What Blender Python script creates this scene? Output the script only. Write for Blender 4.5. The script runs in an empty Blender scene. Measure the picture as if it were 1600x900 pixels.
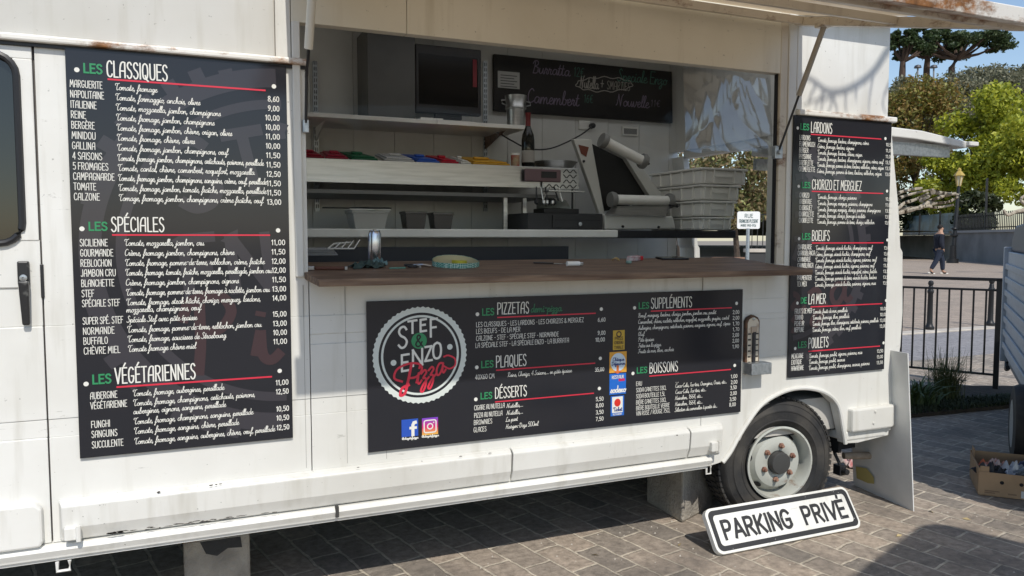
import bpy, bmesh, math, random
from mathutils import Vector, Matrix
random.seed(7)
S = bpy.context.scene
C = S.collection
# ------------------------------------------------------------------ camera, sky, sun, exposure
FPX = 1200.0; YAW = math.radians(23); PIT = math.atan(78/1200.0)
CAM = Vector((0, -2.904, 1.416))
cam = bpy.data.objects.new('camera', bpy.data.cameras.new('camera')); C.objects.link(cam)
cam.location = CAM; cam.rotation_euler = (math.pi/2-PIT, 0, -YAW)
cam.data.sensor_width = 36; cam.data.lens = FPX/1600*36; cam.data.clip_start = .05; cam.data.clip_end = 2000
S.camera = cam
LDIR = Vector((0.03, 1, -1.12)).normalized()
w = bpy.data.worlds.new('World'); S.world = w; w.use_nodes = True
nt = w.node_tree
sky = nt.nodes.new('ShaderNodeTexSky'); sky.sky_type = 'NISHITA'; sky.sun_disc = False
sky.sun_elevation = math.radians(48.2); sky.sun_rotation = math.radians(181.7); sky.air_density = 1.0; sky.dust_density = .6
nt.links.new(sky.outputs[0], nt.nodes['Background'].inputs[0]); nt.nodes['Background'].inputs[1].default_value = .135
sun = bpy.data.lights.new('sun', 'SUN'); sun.energy = 3.25; sun.angle = math.radians(.55); sun.color = (1, .955, .88)
so = bpy.data.objects.new('sun', sun); C.objects.link(so); so.rotation_euler = LDIR.to_track_quat('-Z', 'Y').to_euler(); so.location = (0, -8, 12)
S.view_settings.view_transform = 'Standard'; S.view_settings.look = 'None'; S.view_settings.exposure = .18; S.view_settings.gamma = 1
S.view_settings.use_curve_mapping = False
S.render.engine = 'CYCLES'; S.cycles.max_bounces = 8; S.cycles.diffuse_bounces = 5; S.cycles.transparent_max_bounces = 16
S.cycles.caustics_reflective = False; S.cycles.caustics_refractive = False

# ------------------------------------------------------------------ measuring helpers: a pixel of the photo onto a plane of the place
_cy, _sy, _cp, _sp = math.cos(YAW), math.sin(YAW), math.cos(PIT), math.sin(PIT)
VF = Vector((_sy*_cp, _cy*_cp, -_sp)); VR = Vector((_cy, -_sy, 0)); VU = VR.cross(VF)
def ray(px, py): return VF + VR*((px-800)/FPX) + VU*((450-py)/FPX)
def aty(px, py, y=0.0):
    d = ray(px, py); return CAM + d*((y-CAM.y)/d.y)
def atz(px, py, z=0.0):
    d = ray(px, py); return CAM + d*((z-CAM.z)/d.z)
def atx(px, py, x):
    d = ray(px, py); return CAM + d*((x-CAM.x)/d.x)
def atd(px, py, dist): return CAM + ray(px, py)*dist      # dist = depth along the view axis

# ------------------------------------------------------------------ materials
MATS = {}
def mat(name, col, rough=.6, metal=0, col2=None, nscale=6, stretch=(1,1,1), mix=(.4,.65), bump=0, bscale=40, spec=.5, trans=0, alpha=1, ior=1.45, emit=None, detail=6, coat=0):
    if name in MATS: return MATS[name]
    m = bpy.data.materials.new(name); m.use_nodes = True; n = m.node_tree.nodes; l = m.node_tree.links
    b = n['Principled BSDF']
    b.inputs['Base Color'].default_value = (*col, 1); b.inputs['Roughness'].default_value = rough; b.inputs['Metallic'].default_value = metal
    b.inputs['Specular IOR Level'].default_value = spec; b.inputs['Transmission Weight'].default_value = trans; b.inputs['Alpha'].default_value = alpha
    b.inputs['IOR'].default_value = ior; b.inputs['Coat Weight'].default_value = coat; b.inputs['Coat Roughness'].default_value = .04
    tc = n.new('ShaderNodeTexCoord'); mp = n.new('ShaderNodeMapping'); l.new(tc.outputs['Object'], mp.inputs[0]); mp.inputs['Scale'].default_value = stretch
    if col2 is not None:
        t = n.new('ShaderNodeTexNoise'); t.inputs['Scale'].default_value = nscale; t.inputs['Detail'].default_value = detail; l.new(mp.outputs[0], t.inputs['Vector'])
        r = n.new('ShaderNodeValToRGB'); r.color_ramp.elements[0].position = mix[0]; r.color_ramp.elements[1].position = mix[1]
        r.color_ramp.elements[0].color = (*col, 1); r.color_ramp.elements[1].color = (*col2, 1)
        l.new(t.outputs['Fac'], r.inputs[0]); l.new(r.outputs[0], b.inputs['Base Color'])
    if bump:
        t2 = n.new('ShaderNodeTexNoise'); t2.inputs['Scale'].default_value = bscale; t2.inputs['Detail'].default_value = 4; l.new(mp.outputs[0], t2.inputs['Vector'])
        bp = n.new('ShaderNodeBump'); bp.inputs['Strength'].default_value = bump; bp.inputs['Distance'].default_value = .01
        l.new(t2.outputs['Fac'], bp.inputs['Height']); l.new(bp.outputs[0], b.inputs['Normal'])
    if emit: b.inputs['Emission Color'].default_value = (*emit, 1); b.inputs['Emission Strength'].default_value = 1
    MATS[name] = m; return m
def paint(name, base, grime, rust=None, rust_lo=.62, gloss=.35, streak=(7, 7, .7)):
    # weathered vehicle paint: vertical dirt streaks, small chips, optional rust blooms
    m = bpy.data.materials.new(name); m.use_nodes = True; n = m.node_tree.nodes; l = m.node_tree.links; b = n['Principled BSDF']
    tc = n.new('ShaderNodeTexCoord')
    def noise(scale, st, det=6, rg=.55):
        mp = n.new('ShaderNodeMapping'); mp.inputs['Scale'].default_value = st; l.new(tc.outputs['Object'], mp.inputs[0])
        t = n.new('ShaderNodeTexNoise'); t.inputs['Scale'].default_value = scale; t.inputs['Detail'].default_value = det; t.inputs['Roughness'].default_value = rg
        l.new(mp.outputs[0], t.inputs['Vector']); return t.outputs['Fac']
    def ramp(f, a, c, ca, cb):
        r = n.new('ShaderNodeValToRGB'); e = r.color_ramp.elements; e[0].position = a; e[1].position = c; e[0].color = (*ca, 1); e[1].color = (*cb, 1); l.new(f, r.inputs[0]); return r.outputs[0]
    def mx(f, a, c):
        x = n.new('ShaderNodeMix'); x.data_type = 'RGBA'; l.new(f, x.inputs[0])
        (l.new(a, x.inputs[6]) if not isinstance(a, tuple) else setattr(x.inputs[6], 'default_value', (*a, 1)))
        (l.new(c, x.inputs[7]) if not isinstance(c, tuple) else setattr(x.inputs[7], 'default_value', (*c, 1)))
        return x.outputs[2]
    k = (0,0,0); W = (1,1,1)
    cur = ramp(noise(1.6, (1,1,1), 5), .35, .7, base, tuple(.5*a+.5*g for a, g in zip(base, grime)))
    cur = mx(ramp(noise(2.2, streak, 5), .55, .85, k, (.8,.8,.8)), cur, grime)
    cur = mx(ramp(noise(70, (1,1,1), 3), .70, .74, k, (.6,.6,.6)), cur, tuple(g*.4 for g in grime))
    cur = mx(ramp(noise(5.5, (1,1,2.6), 9, .74), .645, .70, k, (.6,.6,.6)), cur, tuple(g*.62 for g in grime))
    cur = mx(ramp(noise(13, (.35,1,5), 8, .7), .68, .72, k, (.7,.7,.7)), cur, tuple(g*.32 for g in grime))
    if rust:
        cur = mx(ramp(noise(3.2, (1.2,1,2.2), 10, .72), rust_lo, rust_lo+.1, k, W), cur, ramp(noise(30, (1,1,1), 4), .35, .65, rust, tuple(c*.45 for c in rust)))
    l.new(cur, b.inputs['Base Color'])
    rr = n.new('ShaderNodeMapRange'); l.new(noise(9, (1,1,1), 4), rr.inputs[0]); rr.inputs[3].default_value = gloss-.1; rr.inputs[4].default_value = gloss+.2; l.new(rr.outputs[0], b.inputs['Roughness'])
    bp = n.new('ShaderNodeBump'); bp.inputs['Strength'].default_value = .25; bp.inputs['Distance'].default_value = .012; l.new(noise(3.5, (1,1,1), 2), bp.inputs['Height']); l.new(bp.outputs[0], b.inputs['Normal'])
    MATS[name] = m; return m
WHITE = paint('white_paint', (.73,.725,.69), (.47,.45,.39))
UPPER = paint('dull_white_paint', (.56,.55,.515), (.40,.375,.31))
RUSTY = paint('rusty_white_paint', (.78,.765,.72), (.5,.46,.38), rust=(.34,.15,.05), rust_lo=.495)
BEIGE = paint('cream_paint', (.76,.72,.61), (.54,.49,.38))
RAIL = paint('worn_rail_paint', (.66,.6,.5), (.36,.30,.22), rust=(.22,.10,.045), rust_lo=.545)
BLACK = mat('black_plastic', (.018,.018,.02), .4)
RUBBER = mat('rubber', (.02,.02,.021), .75, col2=(.06,.055,.048), nscale=7, bump=.2, bscale=60)
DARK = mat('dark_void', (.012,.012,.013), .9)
STEEL = mat('brushed_steel', (.50,.50,.49), .3, 1, col2=(.42,.42,.41), nscale=5, stretch=(1,1,14), bump=.08, bscale=30)
GALV = mat('galvanised_steel', (.5,.53,.55), .42, .9, col2=(.36,.39,.41), nscale=60)
IRON = mat('black_iron', (.012,.012,.013), .45)
TILE = mat('interior_panel', (.74,.74,.71), .35, col2=(.66,.66,.62), nscale=3)
BOARD = mat('menu_board_print', (.017,.018,.023), .12, spec=.5)
FAINT = mat('faint_print', (.042,.040,.048), .14)
FAINTR = mat('faint_red_print', (.050,.030,.034), .14)
INK = mat('white_print', (.72,.71,.655), .4)
INKW = mat('white_print_dim', (.62,.66,.62), .4)
GREEN = mat('green_print', (.03,.25,.10), .4)
RED = mat('red_print', (.62,.03,.06), .4)
WOOD = mat('worn_wood', (.095,.055,.036), .55, col2=(.24,.16,.105), nscale=4, stretch=(1.2,14,14), bump=.25, bscale=20, mix=(.35,.7))
CONC = mat('concrete_block_grey', (.36,.33,.28), .95, col2=(.24,.22,.19), nscale=9, bump=1, bscale=70)
PLANK = mat('grey_plank', (.2,.15,.11), .85, col2=(.12,.085,.06), nscale=5, stretch=(2,20,20), bump=.4)
POLY = mat('white_polypropylene', (.85,.84,.79), .45, col2=(.78,.77,.72), nscale=6)
TUBM = mat('frosted_plastic', (.55,.55,.52), .35, trans=.25)
SMOKE = mat('smoky_plastic', (.16,.15,.14), .25, trans=.45)
CARD = mat('cardboard', (.36,.24,.14), .85, col2=(.30,.20,.115), nscale=7)
GLASSD = mat('tinted_glass', (.012,.016,.016), .04, spec=.8)

# ------------------------------------------------------------------ mesh helpers
class MB:
    def __init__(s): s.v = []; s.f = []; s.sm = False; s.xf = None
    def add(s, vs, fs):
        o = len(s.v); s.v += [Vector(p) if s.xf is None else s.xf @ Vector(p) for p in vs]; s.f += [tuple(i+o for i in f) for f in fs]; return s
    def box(s, x0, x1, y0, y1, z0, z1, tx=0, ty=0):       # tx, ty taper the top
        return s.add([(x0,y0,z0),(x1,y0,z0),(x1,y1,z0),(x0,y1,z0),(x0+tx,y0+ty,z1),(x1-tx,y0+ty,z1),(x1-tx,y1-ty,z1),(x0+tx,y1-ty,z1)],
                     [(3,2,1,0),(4,5,6,7),(0,1,5,4),(1,2,6,5),(2,3,7,6),(3,0,4,7)])
    def prism(s, poly, axis, a, b):                       # poly in the other two axes, extruded along axis
        def p(u, v, t): return (t,u,v) if axis == 'x' else (u,t,v) if axis == 'y' else (u,v,t)
        n = len(poly)
        return s.add([p(u,v,a) for u,v in poly]+[p(u,v,b) for u,v in poly], [tuple(range(n))[::-1], tuple(range(n,2*n))]+[(i,(i+1)%n,n+(i+1)%n,n+i) for i in range(n)])
    def tube(s, pts, r, seg=8, cap=True):
        pts = [Vector(p) for p in pts]; n = len(pts); rs = r if isinstance(r, (list, tuple)) else [r]*n
        vs = []; up = Vector((0,0,1))
        for i, p in enumerate(pts):
            t = (pts[min(i+1,n-1)]-pts[max(i-1,0)]).normalized()
            a = t.cross(up if abs(t.z) < .95 else Vector((1,0,0))).normalized(); b = t.cross(a)
            vs += [p+(a*math.cos(2*math.pi*k/seg)+b*math.sin(2*math.pi*k/seg))*rs[i] for k in range(seg)]
        fs = [(i*seg+k, i*seg+(k+1)%seg, (i+1)*seg+(k+1)%seg, (i+1)*seg+k) for i in range(n-1) for k in range(seg)]
        if cap: fs += [tuple(range(seg)), tuple(range((n-1)*seg, n*seg))[::-1]]
        return s.add(vs, fs)
    def lathe(s, prof, c, axis=(0,0,1), seg=24, cap=True):          # prof: (r, h)
        q = Vector((0,0,1)).rotation_difference(Vector(axis).normalized()); c = Vector(c); n = len(prof)
        vs = [c + q @ Vector((r*math.cos(2*math.pi*k/seg), r*math.sin(2*math.pi*k/seg), h)) for r, h in prof for k in range(seg)]
        fs = [(i*seg+k, i*seg+(k+1)%seg, (i+1)*seg+(k+1)%seg, (i+1)*seg+k) for i in range(n-1) for k in range(seg)]
        if cap and prof[0][0] > 1e-5: fs.append(tuple(range(seg))[::-1])
        if cap and prof[-1][0] > 1e-5: fs.append(tuple(range((n-1)*seg, n*seg)))
        return s.add(vs, fs)
    def quad(s, a, b, c, d): return s.add([a,b,c,d], [(0,1,2,3)])
    def build(s, name, m, parent=None, bevel=0, smooth=False, seg=2, recalc=True):
        me = bpy.data.meshes.new(name); off = Vector((0,0,0)); p = parent
        while p is not None: off += p.location; p = p.parent
        me.from_pydata([v-off for v in s.v], [], s.f); me.materials.append(m)
        if recalc:
            bm = bmesh.new(); bm.from_mesh(me); bmesh.ops.recalc_face_normals(bm, faces=bm.faces); bm.to_mesh(me); bm.free()
        o = bpy.data.objects.new(name, me); C.objects.link(o); o.parent = parent
        if smooth:
            for pl in me.polygons: pl.use_smooth = True
            if smooth != 'all': me.set_sharp_from_angle(angle=math.radians(38))
        if bevel:
            b = o.modifiers.new('bevel', 'BEVEL'); b.width = bevel; b.segments = seg; b.limit_method = 'ANGLE'; b.angle_limit = math.radians(35)
        return o
def tag(o, label=None, cat=None, group=None, kind=None):
    if label: o['label'] = label
    if cat: o['category'] = cat
    if group: o['group'] = group
    if kind: o['kind'] = kind
    return o
def thing(name, label, cat, loc=(0,0,0), group=None):
    o = bpy.data.objects.new(name, None); C.objects.link(o); o.location = loc; o.empty_display_size = .1
    return tag(o, label, cat, group)
def copy_tree(o, parent=None):
    c = o.copy(); C.objects.link(c); c.parent = parent
    for ch in list(o.children): copy_tree(ch, c)
    return c
def B(x0, x1, y0, y1, z0, z1, **k): return MB().box(x0, x1, y0, y1, z0, z1, **k)

# ------------------------------------------------------------------ lettering: a single-stroke alphabet drawn as flat ribbons
def spl(p, n=5):
    if len(p) < 3: return p
    out = []
    q = [p[0]]+list(p)+[p[-1]]
    for i in range(1, len(q)-2):
        a, b, c, d = q[i-1], q[i], q[i+1], q[i+2]
        for k in range(n):
            t = k/n
            out.append(tuple(.5*((2*b[j])+(c[j]-a[j])*t+(2*a[j]-5*b[j]+4*c[j]-d[j])*t*t+(3*b[j]-a[j]-3*c[j]+d[j])*t**3) for j in (0,1)))
    out.append(tuple(p[-1])); return out
def _parse(src):
    g = {}
    for ln in src.strip().splitlines():
        ch, adv, rest = ln.split(None, 2); st = []
        for s_ in rest.split('|'):
            s_ = s_.strip(); smooth = s_[0] == '~'
            if smooth: s_ = s_[1:]
            pts = [tuple(int(c) for c in pr.split(',')) for pr in s_.split()]
            st.append((smooth, [(x/100, y/100) for x, y in pts]))
        g[ch] = (int(adv)/100, st)
    return g
CAPS = _parse('''
A 66 ~6,0 8,55 20,90 40,100 58,96|58,97 58,0|8,42 58,42
B 60 6,0 6,100|~6,100 30,100 46,90 46,68 32,54 6,53|~6,53 36,52 54,38 54,16 36,0 6,0
C 58 ~54,84 44,98 24,98 8,78 6,45 10,14 28,1 46,4 56,18
D 62 6,0 6,100|~6,100 30,98 54,78 58,48 50,16 28,1 6,0
E 52 50,100 6,100 6,0 50,0|6,53 42,53
F 50 50,100 6,100 6,0|6,52 42,52
G 62 ~54,86 42,99 22,97 8,75 6,42 12,12 30,0 48,8 56,26 56,44|34,44 58,44
H 62 6,0 6,100|56,0 56,100|6,50 56,50
I 16 8,0 8,100
J 42 ~36,100 36,28 30,4 14,0 2,12
K 58 6,0 6,100|52,100 8,44|20,58 56,0
L 48 6,100 6,0 46,0
M 76 4,0 14,100 38,34 62,100 72,0
N 64 6,0 6,100 56,0 56,100
O 64 ~32,100 12,88 5,50 12,12 32,0 52,12 59,50 52,88 32,100
P 56 6,0 6,100|~6,100 34,100 52,88 52,62 34,47 6,46
Q 66 ~32,100 12,88 5,50 12,12 32,0 52,12 59,50 52,88 32,100|~32,24 44,0 62,-12
R 60 6,0 6,100|~6,100 34,100 50,88 50,64 34,50 6,49|24,49 54,0
S 54 ~48,86 36,100 16,97 7,78 18,58 38,46 50,26 40,4 20,-1 4,14
T 56 2,100 54,100|28,100 28,0
U 62 ~6,100 6,30 14,5 31,0 48,5 56,30 56,100
V 60 2,100 30,0 58,100
W 84 2,100 20,0 42,74 64,0 82,100
X 58 4,0 54,100|4,100 54,0
Y 56 2,100 28,50|54,100 28,50 28,0
Z 56 6,100 52,100 4,0 54,0
0 58 ~29,100 11,86 6,50 11,14 29,0 47,14 52,50 47,86 29,100
1 34 6,80 22,100 22,0
2 54 ~6,80 16,97 36,98 48,80 40,52 6,0|6,0 52,0
3 54 ~6,92 26,100 46,88 44,64 24,54|~24,54 48,46 50,16 30,0 6,6
4 56 40,0 40,100 4,28 54,28
5 54 48,100 12,100 9,56|~9,56 30,62 48,48 48,18 30,0 6,8
6 54 ~46,94 22,84 7,40 12,8 30,0 47,14 46,42 30,54 9,40
7 50 4,100 48,100 18,0
8 56 ~28,54 10,70 14,94 28,100 44,94 46,70 28,54 8,32 10,8 28,0 48,8 48,32 28,54
9 54 ~8,4 32,16 47,60 42,92 26,100 8,88 8,60 24,48 45,60
, 22 12,8 6,-14
. 20 8,0 12,8
- 40 8,46 34,46
/ 46 4,-4 42,104
& 70 ~64,0 20,66 22,94 36,100 46,84 36,66 14,40 6,18 18,0 40,4 60,40
Œ 92 ~46,94 26,100 10,84 5,50 12,12 28,0 46,6|90,100 46,100 46,0 90,0|46,52 80,52
+ 50 24,20 24,76|4,48 46,48
@ 80 ~56,34 44,26 30,36 32,60 48,66 56,56 56,30 70,34 74,60 58,90 26,88 8,60 12,20 36,2 60,8
€ 58 ~54,88 38,98 18,84 12,50 18,14 38,2 54,12|0,58 40,58|0,42 38,42
''')
SCR = _parse('''
a 50 ~40,40 22,44 8,28 10,6 24,2 38,20 43,42 40,12 48,2 58,10
b 44 ~0,8 16,50 24,88 16,98 9,70 8,16 18,1 34,10 36,34 24,42|~28,40 40,34 48,40
c 40 ~34,38 22,44 8,28 10,6 24,0 40,10 46,14
d 50 ~38,40 22,44 8,26 10,5 24,2 40,26|~44,98 42,60 41,14 48,2 58,10
e 38 ~6,18 24,24 32,38 20,45 8,28 10,6 24,0 40,10 46,14
f 34 ~0,6 22,44 34,86 26,98 16,76 10,0 6,-36 -2,-40 0,-26 20,0 40,12
g 48 ~38,40 22,44 8,26 12,6 26,6 40,40|~42,42 38,-10 26,-38 10,-34 14,-18 54,10
h 46 ~0,8 16,50 24,90 15,98 10,70 8,0|~9,14 24,42 34,36 34,8 42,2 52,10
i 22 ~0,10 10,42|~10,42 8,10 16,1 28,10|12,60 14,66
j 24 ~0,10 14,42|~14,42 8,-20 -4,-40 -14,-30 2,-10 28,10|16,60 18,66
k 44 ~0,8 16,50 24,90 15,98 10,70 8,0|~9,14 26,42 34,34 16,22|~16,22 30,2 48,8
l 22 ~0,8 16,50 24,88 16,98 9,70 8,14 16,1 28,10
m 72 ~0,12 8,42|~8,42 8,0|~8,12 22,42 32,36 32,0|~32,12 46,42 56,36 56,8 64,1 76,10
n 50 ~0,12 8,42|~8,42 8,0|~8,12 24,42 36,36 36,8 44,1 54,10
o 42 ~26,44 8,32 8,8 22,0 36,12 36,34 24,43|~28,38 38,32 46,38
p 48 ~0,10 12,44|~12,44 6,-40|~10,16 26,43 40,32 34,6 16,4|~20,2 44,2 54,10
q 48 ~38,40 22,44 8,26 12,6 26,6 40,40|~42,42 38,-20 40,-40 46,-20 54,10
r 34 ~0,10 10,46 14,38 26,40|~26,40 20,12 26,1 38,10
s 34 ~0,8 20,46 26,26 26,6 12,0 4,6|~22,1 36,10
t 30 ~0,8 12,44 18,80|~18,80 11,14 20,1 34,10|4,52 28,54
u 50 ~0,12 8,42|~8,42 8,10 18,1 30,12 38,42|~38,42 38,10 46,1 56,10
v 42 ~0,10 8,42|~8,42 14,4 22,2 34,24 34,44 44,38
x 42 ~0,10 10,42 18,22 24,2 42,8|4,0 36,42
y 48 ~0,12 8,42|~8,42 12,8 24,8 38,42|~38,42 34,-14 22,-38 8,-32 16,-14 52,10
z 40 ~2,36 20,44 30,32 14,16 28,10 30,-14 16,-36 4,-28 20,-6 46,10
T 62 ~8,66 0,80 12,94 40,90 62,98|~38,90 28,40 32,4 44,0 56,10
C 56 ~50,84 34,98 12,74 8,28 22,2 42,6 56,16
S 52 ~46,84 34,98 18,84 26,60 42,34 32,4 12,0 2,14
F 56 ~6,84 30,92 60,96|~36,92 26,30 10,0 0,8|16,48 42,50
P 58 ~24,90 18,40 10,0|~4,70 16,94 44,96 54,74 40,54 18,52
B 58 ~24,90 18,40 10,0|~4,74 18,96 44,94 48,70 24,54 50,44 46,10 26,0 10,6
A 64 ~0,2 14,10 44,96|~44,96 44,20 50,2 62,10|18,36 46,38
Œ 96 ~30,94 8,66 8,20 26,0 44,20 46,70 30,94|~88,86 66,94 60,70 76,54 58,36 58,8 78,0 96,14
H 66 ~20,94 14,40 6,0|~54,96 48,40 50,4 64,10|10,48 52,50
R 62 ~24,90 18,40 10,0|~4,74 18,96 46,94 50,68 22,52 40,10 60,6
L 54 ~44,84 32,98 20,70 16,20 2,4 20,6 40,-2 54,10
O 66 ~36,96 10,70 8,24 28,0 52,22 54,70 36,96
I 34 ~6,84 34,96|~24,92 18,30 2,2
N 68 ~2,4 12,20 20,94|20,94 44,0|~44,0 50,70 64,96
D 64 ~20,94 12,10|~4,78 24,98 54,78 52,24 26,0 4,8
''')
ACC = {'É':('E','a'),'È':('E','g'),'é':('e','a'),'è':('e','g'),'ê':('e','c'),'î':('i','c'),'â':('a','c'),'à':('a','g'),'û':('u','c'),'ä':('a','d'),'Â':('A','c')}
class Text:
    """collects ribbons lying on a vertical plane facing -y"""
    def __init__(s, y): s.y = y; s.v = []; s.f = []; s.k = 0
    def ribbon(s, pts, w, cap=True):
        if len(pts) < 2: return
        p = [Vector(q) for q in pts]
        if cap:
            p[0] = p[0]-(p[1]-p[0]).normalized()*w*.4; p[-1] = p[-1]+(p[-1]-p[-2]).normalized()*w*.4
        n = len(p); o = len(s.v); s.k = (s.k+1) % 7; base = s.k*.00006
        for i, q in enumerate(p):
            a = (p[i]-p[i-1]).normalized() if i else None; b = (p[i+1]-p[i]).normalized() if i < n-1 else None
            if a is None: a = b
            if b is None: b = a
            t = a+b
            if t.length < .3: t = a
            t.normalize(); nn = Vector((-t.y, t.x)); m = w/2/max(.5, nn.dot(Vector((-a.y, a.x))))
            y = s.y-base-.0002*i/n
            l, r = q+nn*m, q-nn*m
            s.v += [(l.x, y, l.y), (r.x, y, r.y)]
        s.f += [(o+2*i, o+2*i+1, o+2*i+3, o+2*i+2) for i in range(n-1)]
    def poly(s, pts, dy=0):
        o = len(s.v); s.v += [(a, s.y-dy, b) for a, b in pts]; s.f.append(tuple(range(o, o+len(pts))))
    def disc(s, x, z, r, n=18, dy=0, rx=None): s.poly([(x+(rx or r)*math.cos(2*math.pi*k/n), z+r*math.sin(2*math.pi*k/n)) for k in range(n)], dy)
    def ring(s, x, z, r0, r1, n=64, a0=0, a1=2*math.pi, dy=0, gear=0):
        o = len(s.v)
        for k in range(n+1):
            a = a0+(a1-a0)*k/n; rr = r1+(gear if k % 2 else 0)
            s.v += [(x+r0*math.cos(a), s.y-dy, z+r0*math.sin(a)), (x+rr*math.cos(a), s.y-dy, z+rr*math.sin(a))]
        s.f += [(o+2*k, o+2*k+1, o+2*k+3, o+2*k+2) for k in range(n)]
    def rect(s, x0, x1, z0, z1, dy=0): s.poly([(x0,z0),(x1,z0),(x1,z1),(x0,z1)], dy)
    def line(s, txt, x0, x1, z, h, w=.13, font=None, slant=0, fn=None, gap=.0):
        font = font or CAPS
        adv = 0; gl = []
        for ch in txt:
            if ch == ' ': adv += .3; continue
            acc = None
            if ch in ACC: ch, acc = ACC[ch]
            g = font.get(ch) or CAPS.get(ch) or CAPS.get(ch.upper())
            if g is None: continue
            gl.append((adv, g, acc, ch)); adv += g[0]+(.12 if font is CAPS else 0)+gap
        if not gl: return
        adv = max(adv-.1, .05); sx = (x1-x0)/adv if x1 is not None else h
        for a, (ad, st), acc, ch in gl:
            st = list(st)
            if acc:
                cx = ad*.5; cz = 1.1 if ch.isupper() else .58
                st.append((False, {'a':[(cx-.06,cz),(cx+.12,cz+.2)],'g':[(cx-.1,cz+.2),(cx+.08,cz)],'c':[(cx-.14,cz),(cx,cz+.14),(cx+.14,cz)],'d':[(cx-.1,cz),(cx-.06,cz+.04)]}[acc]))
            cap = font is CAPS and ch in '0123456789'
            for sm, pts in st:
                q = spl(pts, 4) if sm else pts
                q = [(x0+(a+px+slant*pz)*sx, z+pz*h) for px, pz in q]
                if fn: q = [fn(*p) for p in q]
                if sm: s.ribbon(q, w*h)
                else:
                    i0 = 0
                    for i in range(1, len(q)):
                        if i == len(q)-1 or (Vector(q[i])-Vector(q[i-1])).angle(Vector(q[i+1])-Vector(q[i]), 0) > .5:
                            s.ribbon(q[i0:i+1], w*h); i0 = i
    def build(s, name, m, parent):
        me = bpy.data.meshes.new(name); off = Vector((0,0,0)); p = parent
        while p is not None: off += p.location; p = p.parent
        me.from_pydata([Vector(v)-off for v in s.v], [], s.f); me.materials.append(m)
        o = bpy.data.objects.new(name, me); C.objects.link(o); o.parent = parent; return o

# ================================================================== THE GROUND
def paver_mat(name, rot, bw, bh, c1, c2, mortar, scale=1.0, dirt=(.1,.09,.08)):
    m = bpy.data.materials.new(name); m.use_nodes = True; n = m.node_tree.nodes; l = m.node_tree.links; b = n['Principled BSDF']
    tc = n.new('ShaderNodeTexCoord'); mp = n.new('ShaderNodeMapping'); mp.inputs['Rotation'].default_value = (0,0,rot); l.new(tc.outputs['Object'], mp.inputs[0])
    wn = n.new('ShaderNodeTexNoise'); wn.inputs['Scale'].default_value = 7; wn.inputs['Detail'].default_value = 5; l.new(tc.outputs['Object'], wn.inputs['Vector'])
    sb = n.new('ShaderNodeVectorMath'); sb.operation = 'SUBTRACT'; l.new(wn.outputs['Color'], sb.inputs[0]); sb.inputs[1].default_value = (.5,.5,.5)
    sc = n.new('ShaderNodeVectorMath'); sc.operation = 'SCALE'; l.new(sb.outputs[0], sc.inputs[0]); sc.inputs['Scale'].default_value = .038*scale
    ad = n.new('ShaderNodeVectorMath'); l.new(mp.outputs[0], ad.inputs[0]); l.new(sc.outputs[0], ad.inputs[1])
    br = n.new('ShaderNodeTexBrick'); l.new(ad.outputs[0], br.inputs['Vector'])
    br.inputs['Scale'].default_value = 1; br.inputs['Brick Width'].default_value = bw; br.inputs['Row Height'].default_value = bh
    br.inputs['Mortar Size'].default_value = .0078*scale; br.inputs['Mortar Smooth'].default_value = .35; br.inputs['Bias'].default_value = 0
    br.inputs['Color1'].default_value = (*c1,1); br.inputs['Color2'].default_value = (*c2,1); br.inputs['Mortar'].default_value = (*mortar,1); br.offset = .42; br.squash = 1.0
    t = n.new('ShaderNodeTexNoise'); t.inputs['Scale'].default_value = 24; t.inputs['Detail'].default_value = 8; t.inputs['Roughness'].default_value = .7; l.new(tc.outputs['Object'], t.inputs['Vector'])
    t3 = n.new('ShaderNodeTexNoise'); t3.inputs['Scale'].default_value = 1.7; t3.inputs['Detail'].default_value = 5; l.new(tc.outputs['Object'], t3.inputs['Vector'])
    mr = n.new('ShaderNodeMapRange'); l.new(t.outputs['Fac'], mr.inputs[0]); mr.inputs[1].default_value = .3; mr.inputs[2].default_value = .7; mr.inputs[3].default_value = .55; mr.inputs[4].default_value = 1.4
    m1 = n.new('ShaderNodeMix'); m1.data_type = 'RGBA'; m1.blend_type = 'MULTIPLY'; m1.inputs[0].default_value = 1; l.new(br.outputs['Color'], m1.inputs[6]); l.new(mr.outputs[0], m1.inputs[7])
    rp = n.new('ShaderNodeMapRange'); l.new(t3.outputs['Fac'], rp.inputs[0]); rp.inputs[1].default_value = .5; rp.inputs[2].default_value = .72; rp.inputs[4].default_value = .72
    m2 = n.new('ShaderNodeMix'); m2.data_type = 'RGBA'; l.new(rp.outputs[0], m2.inputs[0]); l.new(m1.outputs[2], m2.inputs[6]); m2.inputs[7].default_value = (*dirt,1)
    l.new(m2.outputs[2], b.inputs['Base Color']); b.inputs['Roughness'].default_value = .82
    inv = n.new('ShaderNodeMath'); inv.operation = 'MULTIPLY_ADD'; l.new(br.outputs['Fac'], inv.inputs[0]); inv.inputs[1].default_value = -.9; inv.inputs[2].default_value = 1
    a2 = n.new('ShaderNodeMath'); a2.operation = 'MULTIPLY_ADD'; l.new(t.outputs['Fac'], a2.inputs[0]); a2.inputs[1].default_value = .75; l.new(inv.outputs[0], a2.inputs[2])
    bp = n.new('ShaderNodeBump'); bp.inputs['Strength'].default_value = .9; bp.inputs['Distance'].default_value = .012; l.new(a2.outputs[0], bp.inputs['Height']); l.new(bp.outputs[0], b.inputs['Normal'])
    return m
PAVE = paver_mat('basalt_pavers', math.radians(77), .26, .142, (.40,.325,.255), (.235,.205,.172), (.55,.48,.38))
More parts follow.
